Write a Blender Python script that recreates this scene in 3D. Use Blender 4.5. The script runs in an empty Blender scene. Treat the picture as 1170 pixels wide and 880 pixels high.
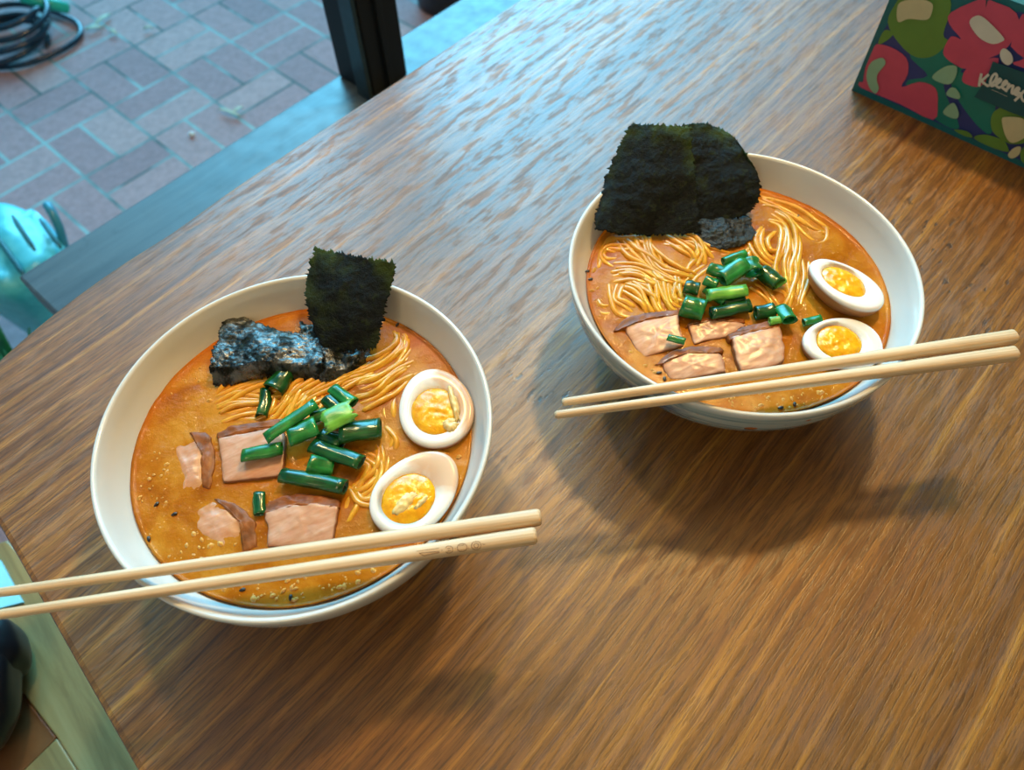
import bpy, bmesh, math, random
from mathutils import Vector, Matrix, noise
random.seed(7)
R = math.radians
S = 0.098                      # bowl rim radius in metres
C = bpy.context.scene.collection
scene = bpy.context.scene

# ------------------------------------------------------------------ camera
PITCH, ROLL, FPX = 0.99558718, -0.03272927, 850.0
RIM = 0.75 * S                 # rim height above the table top (z = 0)
CAMZ = 3.24200627 * S + RIM
_f = Vector((0, math.cos(PITCH), -math.sin(PITCH)))
_x = Vector((1, 0, 0)); _u = _x.cross(_f)
CX = _x * math.cos(ROLL) + _u * math.sin(ROLL)
CU = -_x * math.sin(ROLL) + _u * math.cos(ROLL)
CF = _f
cam_d = bpy.data.cameras.new('camera'); cam = bpy.data.objects.new('camera', cam_d); C.objects.link(cam)
m = Matrix.Identity(4)
for i in range(3):
    m[i][0] = CX[i]; m[i][1] = CU[i]; m[i][2] = -CF[i]
m[2][3] = CAMZ
cam.matrix_world = m
cam_d.sensor_width = 36; cam_d.lens = FPX / 1170 * 36
cam_d.clip_start = 0.01; cam_d.clip_end = 60
cam_d.dof.use_dof = True; cam_d.dof.focus_distance = 0.40; cam_d.dof.aperture_fstop = 9
scene.camera = cam

def ray(px, py):
    return CX * (px - 585) - CU * (py - 440) + CF * FPX
def P(px, py, z=0.0):
    d = ray(px, py); t = (z - CAMZ) / d.z
    return Vector((d.x * t, d.y * t, z))
def pxm(px, py, z):            # metres per pixel at that place
    return (P(px + 5, py, z) - P(px - 5, py, z)).length / 10

SOUP = RIM - 0.18 * S
LB = Vector((-1.10393649 * S, 1.91367441 * S, 0)); RB = Vector((1.34617792 * S, 2.85949952 * S, 0))
E1 = Vector((0.6797, 0.7335, 0)); E2 = Vector((-0.7335, 0.6797, 0))   # along the window ledge / out of the window

# ------------------------------------------------------------------ object helpers
def link(name, verts, faces, mat=None, parent=None, base=None, smooth=True, matidx=None):
    base = base or Vector((0, 0, 0))
    me = bpy.data.meshes.new(name)
    me.from_pydata([tuple(Vector(v) - base) for v in verts], [], faces)
    if mat is not None:
        for mm in (mat if isinstance(mat, (list, tuple)) else [mat]): me.materials.append(mm)
    if matidx: 
        for p, k in zip(me.polygons, matidx): p.material_index = k
    if smooth:
        for p in me.polygons: p.use_smooth = True
    me.update()
    o = bpy.data.objects.new(name, me); C.objects.link(o)
    if parent: o.parent = parent
    else: o.location = base
    return o
def fixn(o):
    bm = bmesh.new(); bm.from_mesh(o.data); bmesh.ops.recalc_face_normals(bm, faces=bm.faces); bm.to_mesh(o.data); bm.free()
    return o
def empty(name, loc, label, cat, group=None):
    o = bpy.data.objects.new(name, None); C.objects.link(o); o.location = loc; o.empty_display_size = 0.02
    o['label'] = label; o['category'] = cat
    if group: o['group'] = group
    return o
def tag(o, label, cat, group=None, kind=None):
    o['label'] = label; o['category'] = cat
    if group: o['group'] = group
    if kind: o['kind'] = kind
    return o
def struct(o):
    o['kind'] = 'structure'; return o
def mod(o, typ, **kw):
    md = o.modifiers.new(typ.lower(), typ)
    for k, v in kw.items(): setattr(md, k, v)
    return md
def box_vf(c, u, v, w, hu, hv, hw):
    vs = []
    for a in (-1, 1):
        for b in (-1, 1):
            for d in (-1, 1): vs.append(c + u * (a * hu) + v * (b * hv) + w * (d * hw))
    fs = [(0, 1, 3, 2), (4, 6, 7, 5), (0, 4, 5, 1), (2, 3, 7, 6), (0, 2, 6, 4), (1, 5, 7, 3)]
    return vs, fs
Z = Vector((0, 0, 1))
def box(name, c, hu, hv, hw, mat, parent=None, base=None, u=E1, v=E2, w=Z, bev=0.002):
    vs, fs = box_vf(Vector(c), u, v, w, hu, hv, hw)
    o = link(name, vs, fs, mat, parent, base, smooth=False); fixn(o)
    if bev: mod(o, 'BEVEL', width=bev, segments=2)
    return o
def catmull(pts, n=8, closed=False):
    pts = [Vector(p) for p in pts]; out = []; N = len(pts)
    rng = range(N) if closed else range(N - 1)
    for i in rng:
        if closed: p0, p1, p2, p3 = pts[(i - 1) % N], pts[i], pts[(i + 1) % N], pts[(i + 2) % N]
        else: p0, p1, p2, p3 = pts[max(i - 1, 0)], pts[i], pts[i + 1], pts[min(i + 2, N - 1)]
        for k in range(n):
            t = k / n
            out.append(0.5 * ((2 * p1) + (p2 - p0) * t + (2 * p0 - 5 * p1 + 4 * p2 - p3) * t * t + (3 * p1 - p0 - 3 * p2 + p3) * t ** 3))
    if not closed: out.append(pts[-1])
    return out
def nz(v, s, seed=0.0):
    return noise.noise(Vector(v) * s + Vector((seed, seed * 1.7, seed * .3)))

# ------------------------------------------------------------------ material helpers
class NT:
    def __init__(s, name):
        s.m = bpy.data.materials.new(name); s.m.use_nodes = True
        s.t = s.m.node_tree; s.b = s.t.nodes['Principled BSDF']; s.out = s.t.nodes['Material Output']
    def n(s, typ, **kw):
        nd = s.t.nodes.new(typ)
        for k, v in kw.items():
            if k in nd.inputs.keys() if False else hasattr(nd, k): setattr(nd, k, v)
        return nd
    def set(s, **kw):
        for k, v in kw.items():
            s.b.inputs[k.replace('_', ' ')].default_value = v
        return s
    def L(s, a, b): s.t.links.new(a, b)
    def coords(s, scale=(1, 1, 1), rotz=0.0, gen=False, loc=(0, 0, 0)):
        tc = s.n('ShaderNodeTexCoord'); 
        src = tc.outputs['Object']
        if rotz:
            m0 = s.n('ShaderNodeMapping'); m0.inputs['Rotation'].default_value = (0, 0, -rotz)
            s.L(src, m0.inputs['Vector']); src = m0.outputs[0]
        m1 = s.n('ShaderNodeMapping'); m1.inputs['Scale'].default_value = scale; m1.inputs['Location'].default_value = loc
        s.L(src, m1.inputs['Vector']); return m1.outputs[0]
    def noise(s, vec, scale=5, detail=4, rough=.5, dist=0.0):
        nd = s.n('ShaderNodeTexNoise'); s.L(vec, nd.inputs['Vector'])
        nd.inputs['Scale'].default_value = scale; nd.inputs['Detail'].default_value = detail
        nd.inputs['Roughness'].default_value = rough; nd.inputs['Distortion'].default_value = dist
        return nd.outputs['Fac']
    def ramp(s, fac, stops, interp='LINEAR'):
        r = s.n('ShaderNodeValToRGB'); r.color_ramp.interpolation = interp
        el = r.color_ramp.elements
        while len(el) < len(stops): el.new(.5)
        for e, (p, c) in zip(el, stops):
            e.position = p; e.color = (c, c, c, 1) if isinstance(c, (int, float)) else (*c, 1)
        s.L(fac, r.inputs['Fac']); return r.outputs['Color']
    def mix(s, fac, a, b, mode='MIX'):
        nd = s.n('ShaderNodeMix'); nd.data_type = 'RGBA'; nd.blend_type = mode
        for sock, v in ((nd.inputs[0], fac), (nd.inputs[6], a), (nd.inputs[7], b)):
            if hasattr(v, 'is_linked'): s.L(v, sock)
            elif isinstance(v, (int, float)): sock.default_value = v
            else: sock.default_value = (*v, 1)
        return nd.outputs[2]
    def math(s, op, a, b=0.0):
        nd = s.n('ShaderNodeMath'); nd.operation = op
        for sock, v in ((nd.inputs[0], a), (nd.inputs[1], b)):
            if hasattr(v, 'is_linked'): s.L(v, sock)
            else: sock.default_value = v
        return nd.outputs[0]
    def bump(s, h, strength=.3, dist=.001, normal=None):
        nd = s.n('ShaderNodeBump'); nd.inputs['Strength'].default_value = strength; nd.inputs['Distance'].default_value = dist
        s.L(h, nd.inputs['Height'])
        if normal: s.L(normal, nd.inputs['Normal'])
        s.L(nd.outputs[0], s.b.inputs['Normal']); return nd.outputs[0]
    def col(s, c): s.L(c, s.b.inputs['Base Color']); return s
    def rough(s, c): s.L(c, s.b.inputs['Roughness']); return s

def plain(name, color, rough=.5, metal=0.0, sss=0.0, var=0.12, nscale=60, bump=0.15, coat=0.0):
    t = NT(name); v = t.coords()
    f = t.noise(v, nscale, 4, .6)
    lo = tuple(c * (1 - var) for c in color); hi = tuple(min(1, c * (1 + var)) for c in color)
    t.col(t.ramp(f, [(.3, lo), (.7, hi)])); t.set(Roughness=rough, Metallic=metal)
    if sss: t.set(Subsurface_Weight=sss, Subsurface_Scale=.004); t.b.inputs['Subsurface Radius'].default_value = (1, .5, .3)
    if coat: t.set(Coat_Weight=coat, Coat_Roughness=.1)
    if bump: t.bump(f, bump, .0006)
    return t.m

GR = math.atan2(E1.y, E1.x)
TBO = Vector((0, 0, 0)); FZ0 = 0.0
def wood_table():
    t = NT('stained_table_wood')
    wv = t.coords(scale=(2.0, 8, 8), rotz=GR)
    warp = t.noise(wv, 1.4, 3, .5)
    # long streaks
    v1 = t.coords(scale=(1.3, 120, 60), rotz=GR)
    va = t.n('ShaderNodeVectorMath'); va.operation = 'ADD'; t.L(v1, va.inputs[0])
    comb = t.n('ShaderNodeCombineXYZ'); t.L(t.math('MULTIPLY', warp, 3.0), comb.inputs['Y']); t.L(comb.outputs[0], va.inputs[1])
    n1 = t.noise(va.outputs[0], 1.0, 6, .62, .1)
    v2 = t.coords(scale=(12, 520, 300), rotz=GR)
    vb = t.n('ShaderNodeVectorMath'); vb.operation = 'ADD'; t.L(v2, vb.inputs[0])
    comb2 = t.n('ShaderNodeCombineXYZ'); t.L(t.math('MULTIPLY', warp, 13.0), comb2.inputs['Y']); t.L(comb2.outputs[0], vb.inputs[1])
    n2 = t.noise(vb.outputs[0], 1.0, 7, .7)
    v3 = t.coords(scale=(1.6, 5, 5), rotz=GR, loc=(.7, .2, 0))
    n3 = t.noise(v3, 2.0, 3, .5)
    c1 = t.ramp(n1, [(.32, (.125, .048, .010)), (.46, (.190, .078, .014)), (.56, (.255, .112, .019)), (.69, (.410, .205, .034))])
    c2 = t.ramp(n2, [(.40, (.52, .46, .40)), (.48, (.92, .90, .86)), (.56, (1.18, 1.14, 1.04))])
    c = t.mix(.75, c1, c2, 'MULTIPLY')
    c3 = t.ramp(n3, [(.35, (.74, .70, .66)), (.65, (1.20, 1.12, 1.0))])
    c = t.mix(.8, c, c3, 'MULTIPLY')
    # fine open pores, short and thin along the grain
    v5 = t.coords(scale=(55, 900, 500), rotz=GR); vc = t.n('ShaderNodeVectorMath'); vc.operation = 'ADD'; t.L(v5, vc.inputs[0])
    comb3 = t.n('ShaderNodeCombineXYZ'); t.L(t.math('MULTIPLY', warp, 22.5), comb3.inputs['Y']); t.L(comb3.outputs[0], vc.inputs[1])
    pore = t.ramp(t.noise(vc.outputs[0], 1.0, 3, .6), [(.52, 0.0), (.58, 1.0)])
    c = t.mix(t.math('MULTIPLY', pore, .55), c, t.mix(1.0, c, (.30, .26, .22), 'MULTIPLY'))
    # dark pits and knocks, loose patches
    v4 = t.coords(scale=(38, 95, 60), rotz=GR)
    pit = t.ramp(t.noise(v4, 1.6, 3, .6), [(.60, 0.0), (.66, 1.0)])
    zone = t.ramp(t.noise(t.coords(scale=(5, 8, 8), rotz=GR, loc=(3.1, 1, 0)), 1.0, 2), [(.56, 0.0), (.64, 1.0)])
    tc_ = t.n('ShaderNodeTexCoord'); kn = P(1075, 330); near = None
    for (kx, ky, kr) in ((1040, 270, .055), (1110, 350, .06), (1060, 380, .04), (930, 215, .03), (620, 440, .03)):
        kp = P(kx, ky) - TBO; ds = t.n('ShaderNodeVectorMath'); ds.operation = 'DISTANCE'; t.L(tc_.outputs['Object'], ds.inputs[0]); ds.inputs[1].default_value = (kp.x, kp.y, -FZ0)
        q_ = t.ramp(t.math('DIVIDE', ds.outputs['Value'], kr), [(.55, 1.0), (1.0, 0.0)]); near = q_ if near is None else t.math('MAXIMUM', near, q_)
    zone = near
    pz = t.math('MULTIPLY', pit, zone)
    c = t.mix(t.math('MULTIPLY', pz, .85), c, (.018, .009, .005))
    t.col(c)
    worn = t.ramp(t.noise(t.coords(scale=(24, 120, 80), rotz=GR, loc=(1, 5, 0)), 1.3, 8, .72), [(.50, 0.0), (.56, 1.0)])
    rr = t.mix(worn, (.36, .36, .36), (.58, .58, .58))
    t.rough(rr)
    t.set(Specular_IOR_Level=.80)
    h = t.mix(.5, t.mix(t.math('MULTIPLY', pore, .6), t.mix(.45, n1, n2), (0, 0, 0)), t.mix(pz, (1, 1, 1), (0, 0, 0)))
    t.bump(h, .28, .0008)
    return t.m

def bamboo():
    t = NT('bamboo')
    n1 = t.noise(t.coords(scale=(10, 700, 700)), 1.0, 5, .6)
    n2 = t.noise(t.coords(scale=(12, 60, 60)), 1.0, 3, .5)
    c = t.mix(.6, t.ramp(n1, [(.3, (.52, .33, .17)), (.5, (.72, .52, .32)), (.7, (.82, .66, .46))]), t.ramp(n2, [(.3, (.80, .72, .62)), (.7, (1.05, 1.02, .98))]), 'MULTIPLY')
    t.col(c); t.set(Roughness=.42); t.bump(n1, .25, .0003); return t.m

def soup_mat():
    t = NT('ramen_broth'); v = t.coords()
    n1 = t.noise(v, 38, 5, .6, .6); n2 = t.noise(v, 260, 4, .65); n3 = t.noise(v, 14, 3, .5)
    c = t.ramp(n1, [(.28, (.27, .066, .003)), (.45, (.40, .130, .006)), (.6, (.49, .200, .016)), (.75, (.56, .27, .045))])
    c = t.mix(.5, c, t.ramp(n3, [(.35, (.85, .68, .45)), (.65, (1.15, 1.2, 1.35))]), 'MULTIPLY')
    sp = t.ramp(n2, [(.62, 0.0), (.68, 1.0)])
    c = t.mix(t.math('MULTIPLY', sp, .35), c, (.78, .42, .15))
    # redder oil film collecting along the bowl wall
    at = t.n('ShaderNodeAttribute'); at.attribute_name = 'edge'
    c = t.mix(t.math('MULTIPLY', at.outputs['Fac'], .75), c, (.44, .105, .006))
    t.col(c); t.set(Roughness=.07, Specular_IOR_Level=.15, Subsurface_Weight=.0, Subsurface_Scale=.002)
    t.b.inputs['Subsurface Radius'].default_value = (1, .6, .3)
    t.bump(t.mix(.6, n2, n1), .6, .0016); return t.m

def porcelain(name, painted=False):
    t = NT(name)
    base = (.64, .635, .60)
    if painted:
        tc = t.n('ShaderNodeTexCoord'); sx = t.n('ShaderNodeSeparateXYZ'); t.L(tc.outputs['Object'], sx.inputs[0])
        at = t.n('ShaderNodeAttribute'); at.attribute_name = 'outer'
        s1 = t.noise(t.coords(scale=(9, 9, 260)), 1.0, 5, .6, .4)
        s2 = t.noise(t.coords(scale=(22, 22, 45)), 1.0, 4, .6, .8)
        c = t.ramp(s1, [(.32, (.16, .27, .31)), (.5, (.34, .44, .45)), (.68, (.60, .62, .58))])
        c = t.mix(t.ramp(s2, [(.52, 0.0), (.64, .85)]), c, (.08, .13, .24))
        s3 = t.noise(t.coords(scale=(50, 50, 70), loc=(2, 1, 4)), 1.0, 2, .5)
        c = t.mix(t.ramp(s3, [(.74, 0.0), (.77, .9)]), c, (.45, .10, .02))
        dd = t.n('ShaderNodeVectorMath'); dd.operation = 'DISTANCE'; t.L(tc.outputs['Object'], dd.inputs[0]); dd.inputs[1].default_value = (-.010, -.094, .055)
        c = t.mix(t.math('LESS_THAN', t.math('ADD', dd.outputs['Value'], t.math('MULTIPLY', s3, .004)), .0050), c, (.50, .12, .02))
        t.col(t.mix(at.outputs['Fac'], base, c))
    else:
        f = t.noise(t.coords(), 30, 3)
        t.col(t.ramp(f, [(.3, (.63, .625, .59)), (.7, (.66, .655, .62))]))
    t.set(Roughness=.16, Specular_IOR_Level=.5, Coat_Weight=.3, Coat_Roughness=.05)
    return t.m

def nori_mat(name, spec, r0, r1, green, bmp=1.0, coat=False):
    t = NT(name); v = t.coords()
    n1 = t.noise(v, 900, 5, .7); n2 = t.noise(v, 230, 5, .7); n3 = t.noise(v, 60, 3, .5)
    c = t.ramp(n2, [(.35, (.0015, .002, .002)), (.55, (.004, .006, .004)), (.70, (.020, .026, .008))])
    c = t.mix(t.ramp(n3, [(.58, 0.0), (.75, green)]), c, (.040, .060, .010))
    at = t.n('ShaderNodeAttribute'); at.attribute_name = 'fray'
    c = t.mix(t.math('MULTIPLY', at.outputs['Fac'], t.ramp(n3, [(.42, 0.0), (.62, green * 1.3)])), c, (.07, .12, .012))
    t.col(c); t.rough(t.ramp(n2, [(.3, r0), (.7, r1)])); t.set(Specular_IOR_Level=spec)
    t.bump(t.mix(.5 if not coat else .3, n1, n2), bmp, .0016 if not coat else .0012)
    if coat:
        t.set(Coat_Roughness=.22); wet = t.ramp(t.noise(v, 75, 4, .7), [(.44, .10), (.58, 1.0)]); t.L(wet, t.b.inputs['Coat Weight'])
        t.L(t.math('MULTIPLY', wet, 1.0), t.b.inputs['Specular IOR Level'])
    tr = t.n('ShaderNodeBsdfTranslucent'); tr.inputs['Color'].default_value = (.10, .22, .02, 1)
    mx = t.n('ShaderNodeMixShader'); fac = t.ramp(n2, [(.55, .01), (.72, .25 * green)]); t.L(fac, mx.inputs[0])
    t.L(t.b.outputs[0], mx.inputs[1]); t.L(tr.outputs[0], mx.inputs[2]); t.L(mx.outputs[0], t.out.inputs['Surface'])
    return t.m

def scallion_mat(name, a, b, rough=.22):
    t = NT(name)
    n1 = t.noise(t.coords(scale=(30, 500, 500)), 1.0, 4, .6); n2 = t.noise(t.coords(), 120, 3)
    c = t.ramp(n1, [(.3, a), (.7, b)])
    c = t.mix(t.ramp(n2, [(.5, 0.0), (.8, .5)]), c, tuple(min(1, k * 1.8) for k in b))
    t.col(c); t.set(Roughness=rough, Specular_IOR_Level=.6, Subsurface_Weight=.1, Subsurface_Scale=.002)
    t.bump(n1, .3, .0004); return t.m

def meat_mat(name='braised_pork', ecol=(.20, .065, .018)):
    t = NT(name); v = t.coords()
    n1 = t.noise(t.coords(scale=(60, 260, 200), rotz=.4), 1.0, 5, .6, .3); n2 = t.noise(v, 70, 4)
    at = t.n('ShaderNodeAttribute'); at.attribute_name = 'edge'
    c = t.ramp(n1, [(.3, (.50, .22, .11)), (.5, (.60, .31, .19)), (.7, (.68, .42, .30))])
    c = t.mix(t.ramp(n2, [(.5, 0.0), (.75, .35)]), c, (.50, .20, .07))
    c = t.mix(t.math('MULTIPLY', at.outputs['Fac'], .9), c, ecol)
    t.col(c); t.set(Roughness=.28, Subsurface_Weight=.2, Subsurface_Scale=.003, Specular_IOR_Level=.45)
    t.bump(n1, .2, .0006); return t.m

def brick_mat():
    t = NT('brick_pavers'); W = 0.1
    # basket weave: cells of two bricks, turned by turns
    v = t.coords(rotz=R(-43.5), loc=(0.008, 0.046, 0))
    vm = t.n('ShaderNodeMapping'); vm.inputs['Scale'].default_value = (1 / .2, 1 / .2, 1); t.L(v, vm.inputs['Vector'])
    sx = t.n('ShaderNodeSeparateXYZ'); t.L(vm.outputs[0], sx.inputs[0])
    x, y = sx.outputs['X'], sx.outputs['Y']
    fx, fy = t.math('FLOOR', x), t.math('FLOOR', y)
    par = t.math('FLOORED_MODULO', t.math('ADD', fx, fy), 2.0) if False else None
    s_ = t.math('ADD', fx, fy); half = t.math('MULTIPLY', s_, .5); par = t.math('MULTIPLY', t.math('SUBTRACT', half, t.math('FLOOR', half)), 2.0)
    par = t.math('GREATER_THAN', par, .5)
    lx, ly = t.math('SUBTRACT', x, fx), t.math('SUBTRACT', y, fy)
    def edge(a, w=.022):      # distance to the nearest cell side -> mortar
        d = t.math('MINIMUM', a, t.math('SUBTRACT', 1.0, a)); return t.math('LESS_THAN', d, w)
    def mid(a, w=.022): return t.math('LESS_THAN', t.math('ABSOLUTE', t.math('SUBTRACT', a, .5)), w)
    mortar = t.math('MAXIMUM', edge(lx), edge(ly))
    mm = t.math('ADD', t.math('MULTIPLY', par, mid(lx)), t.math('MULTIPLY', t.math('SUBTRACT', 1.0, par), mid(ly)))
    mortar = t.math('MAXIMUM', mortar, mm)
    # one tone per brick
    bx = t.math('ADD', fx, t.math('MULTIPLY', par, t.math('MULTIPLY', .5, t.math('GREATER_THAN', lx, .5))))
    by = t.math('ADD', fy, t.math('MULTIPLY', t.math('SUBTRACT', 1.0, par), t.math('MULTIPLY', .5, t.math('GREATER_THAN', ly, .5))))
    cb = t.n('ShaderNodeCombineXYZ'); t.L(bx, cb.inputs[0]); t.L(by, cb.inputs[1])
    wn = t.n('ShaderNodeTexWhiteNoise'); t.L(cb.outputs[0], wn.inputs['Vector'])
    br = t.ramp(wn.outputs['Value'], [(0, (.29, .185, .20)), (.5, (.36, .225, .235)), (1, (.42, .29, .29))])
    n1 = t.noise(t.coords(), 60, 5, .6); n2 = t.noise(t.coords(), 5, 3)
    br = t.mix(.45, br, t.ramp(n1, [(.3, (.6, .6, .6)), (.7, (1.3, 1.3, 1.3))]), 'MULTIPLY')
    mo = t.ramp(n2, [(.42, (.08, .11, .11)), (.58, (.26, .42, .42))])
    c = t.mix(mortar, br, mo)
    t.col(c); t.set(Roughness=.8)
    t.bump(t.mix(.3, t.mix(mortar, (1, 1, 1), (0, 0, 0)), n1), .6, .004)
    return t.m

M = {}
M['table'] = wood_table(); M['bamboo'] = bamboo(); M['soup'] = soup_mat()
M['bowl'] = porcelain('white_porcelain'); M['bowl_painted'] = porcelain('painted_porcelain', True)
M['nori'] = nori_mat('dried_nori', .14, .40, .65, .42); M['nori_damp'] = nori_mat('damp_nori', .45, .22, .45, .1, .8); M['nori_wet'] = nori_mat('glossy_wet_nori', 1.0, .18, .40, .1, .55, True); M['meat'] = meat_mat(); M['meat_sunk'] = meat_mat('broth_covered_pork', (.50, .17, .012)); M['brick'] = brick_mat()
M['rind'] = plain('brown_pork_rind', (.24, .070, .014), .36, var=.45, nscale=120, bump=.5, sss=.2)
M['scal_dark'] = scallion_mat('scallion_dark', (.003, .034, .008), (.010, .095, .020), .16)
M['scal'] = scallion_mat('scallion_green', (.005, .085, .015), (.018, .21, .04), .16)
M['scal_light'] = scallion_mat('scallion_light', (.05, .24, .02), (.16, .44, .05), .3)
M['seed'] = plain('black_sesame', (.008, .006, .006), .3, var=.3)
M['garlic'] = plain('garlic_bits', (.68, .34, .07), .3, sss=.2)

M['rind'].node_tree.nodes['Principled BSDF'].inputs['Specular IOR Level'].default_value = .2
def noodle_mat():
    t = NT('ramen_noodle'); n = t.noise(t.coords(), 150, 4, .6); n2 = t.noise(t.coords(), 35, 2)
    c = t.ramp(n, [(.3, (.66, .27, .010)), (.7, (.84, .44, .04))])
    c = t.mix(t.ramp(n2, [(.4, 0.0), (.7, .4)]), c, (.62, .27, .035))
    t.col(c); t.set(Roughness=.16, Subsurface_Weight=.25, Subsurface_Scale=.002, Specular_IOR_Level=.55); t.bump(n, .15, .0004); return t.m
M['noodle'] = noodle_mat()
def eggwhite_mat(name, stain, seed, axis='X'):
    t = NT(name); v = t.coords(); n = t.noise(v, 45, 3, .5, .5); n2 = t.noise(v, 420, 3, .6)
    tc = t.n('ShaderNodeTexCoord'); sp = t.n('ShaderNodeSeparateXYZ'); t.L(tc.outputs['Object'], sp.inputs[0])
    mask = t.ramp(t.math('ADD', t.math('MULTIPLY', sp.outputs[axis], 26 * seed), n), [(.62, 0.0), (.82, stain)])
    c = t.mix(mask, (.80, .76, .70), (.66, .36, .17))
    at = t.n('ShaderNodeAttribute'); at.attribute_name = 'skin'
    c = t.mix(at.outputs['Fac'], c, (.33, .15, .06))
    c = t.mix(t.ramp(n2, [(.70, 0.0), (.74, .5 * stain)]), c, (.50, .14, .03))
    t.col(c); t.set(Roughness=.2, Subsurface_Weight=.15, Subsurface_Scale=.002); t.bump(n, .12, .001); return t.m
M['white_clean'] = eggwhite_mat('egg_white', .0, 1); M['white_stain'] = eggwhite_mat('egg_white_with_broth', .75, -1)
M['white_stain_b'] = eggwhite_mat('egg_white_streaked_with_broth', .9, 1, 'Y')
def yolk_mat():
    t = NT('jammy_yolk'); v = t.coords(); n = t.noise(v, 140, 4, .6); n2 = t.noise(v, 420, 3, .6)
    t.col(t.ramp(n, [(.3, (.74, .27, .003)), (.55, (.90, .42, .008)), (.75, (.95, .55, .03))]))
    t.set(Roughness=.18, Subsurface_Weight=.25, Subsurface_Scale=.003); t.bump(t.mix(.4, n, n2), .5, .0012); return t.m
M['yolk'] = yolk_mat()
M['yolk_pale'] = plain('set_yolk', (.80, .56, .22), .3, sss=.2, nscale=200, bump=.4)

# ------------------------------------------------------------------ setting
def floor_poly(name, pts, z, mat, th=.02):
    n = len(pts); vs = [Vector((p[0], p[1], z)) for p in pts] + [Vector((p[0], p[1], z - th)) for p in pts]
    fs = [tuple(range(n)), tuple(range(2 * n - 1, n - 1, -1))] + [(i, n + i, n + (i + 1) % n, (i + 1) % n) for i in range(n)]
    return fixn(link(name, vs, fs, mat, smooth=False))
def AB(a, b, z=0.0): return E1 * a + E2 * b + Vector((0, 0, z))
GZ = CAMZ - 1.28                # the brick ground outside
FZ = -0.74                      # floor indoors
LZ = -0.20                      # top of the window ledge
M['wall'] = plain('cream_wall_paint', (.62, .50, .36), .8, nscale=20, bump=.1)
M['ceil'] = plain('ceiling_paint', (.70, .62, .50), .9, nscale=20)
def floor_mat():
    t = NT('floor_boards'); n1 = t.noise(t.coords(scale=(3, 40, 40), rotz=GR), 1.0, 5, .6)
    t.col(t.ramp(n1, [(.3, (.10, .05, .025)), (.7, (.22, .12, .06))])); t.set(Roughness=.45); t.bump(n1, .2, .001); return t.m
M['floor'] = floor_mat()
led_o = P(20, 316, LZ); LEO = led_o.dot(E2); LEA = led_o.dot(E1)      # outer edge / left end of the ledge
pts = [AB(-3.0, -2.5), AB(3.2, -2.5), AB(3.2, LEO - .02), AB(-3.0, LEO - .02)]
struct(floor_poly('floor', [AB(-3, -2.5), AB(3.2, -2.5), AB(3.2, LEO - .2), AB(-3, LEO - .2)], FZ, M['floor'], .15))
struct(floor_poly('floor_outside', [AB(-8, LEO - .2), AB(10, LEO - .2), AB(10, 12), AB(-8, 12)], GZ, M['brick'], .05))
struct(floor_poly('ceiling', [AB(-3, -2.5), AB(3.2, -2.5), AB(3.2, LEO), AB(-3, LEO)], 1.95, M['ceil'], .1))
def wall(name, a0, b0, a1, b1, z0, z1, th=.1):
    p0, p1 = AB(a0, b0), AB(a1, b1); u = (p1 - p0); l = u.length; u.normalize(); v = Z.cross(u)
    c = (p0 + p1) / 2 + Vector((0, 0, (z0 + z1) / 2))
    return struct(box(name, c, l / 2, th / 2, (z1 - z0) / 2, M['wall'], u=u, v=v, bev=0))
wall('wall_front', -3.1, -2.55, 3.3, -2.55, FZ - .15, 2.05)
wall('wall_left', -3.05, -2.5, -3.05, LEO - .3, FZ - .15, 1.95)
wall('wall_right', 3.25, -2.5, 3.25, LEO, FZ - .15, 1.95)
M['ledge'] = None
def ledge_mat():
    t = NT('weathered_ledge'); n1 = t.noise(t.coords(scale=(6, 70, 60), rotz=GR), 1.0, 5, .6); n2 = t.noise(t.coords(), 45, 4, .6)
    c = t.ramp(n1, [(.3, (.035, .050, .065)), (.7, (.075, .105, .125))])
    c = t.mix(t.ramp(n2, [(.62, 0.0), (.72, .6)]), c, (.03, .05, .06))
    t.col(c); t.rough(t.ramp(n2, [(.3, .30), (.7, .45)])); t.bump(n1, .2, .001); return t.m
M['ledge'] = ledge_mat()
# low wall carrying the ledge
LW = .30
struct(box('wall_back', AB(LEA + 2.1, LEO - LW / 2, (LZ - .04 + GZ) / 2), 2.0, LW / 2 - .04, (LZ - .04 - GZ) / 2, M['wall'], bev=0))
win = struct(bpy.data.objects.new('window_1', None)); C.objects.link(win); win.location = AB(LEA + 2.0, LEO - LW / 2, LZ)
WB = Vector(win.location)
box('window_ledge', AB(LEA + 2.1, LEO - LW / 2, LZ - .02), 2.1, LW / 2, .02, M['ledge'], win, WB, bev=.003)
M['black_metal'] = plain('black_window_metal', (.003, .004, .005), .6, var=.2, nscale=25)
M['grey_metal'] = plain('dark_bronze_trim', (.05, .08, .09), .4, metal=.6)
pa = P(381, 90, LZ); pb = P(427, 64, LZ)
A0, A1 = pa.dot(E1), pb.dot(E1)
pw = (A1 - A0)
box('window_mullion', AB((A0 + A1) / 2 + .004, LEO - .036, LZ + 1.075), pw / 2 - .004, .034, 1.075, M['black_metal'], win, WB, bev=.003)
box('mullion_groove_strip', AB((A0 + A1) / 2 + .002, LEO - .072, LZ + 1.075), .004, .003, 1.075, M['black_metal'], win, WB, bev=.001)
box('mullion_edge_trim', AB(A0 + .002, LEO - .060, LZ + 1.075), .003, .012, 1.075, M['grey_metal'], win, WB, bev=.001)

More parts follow.
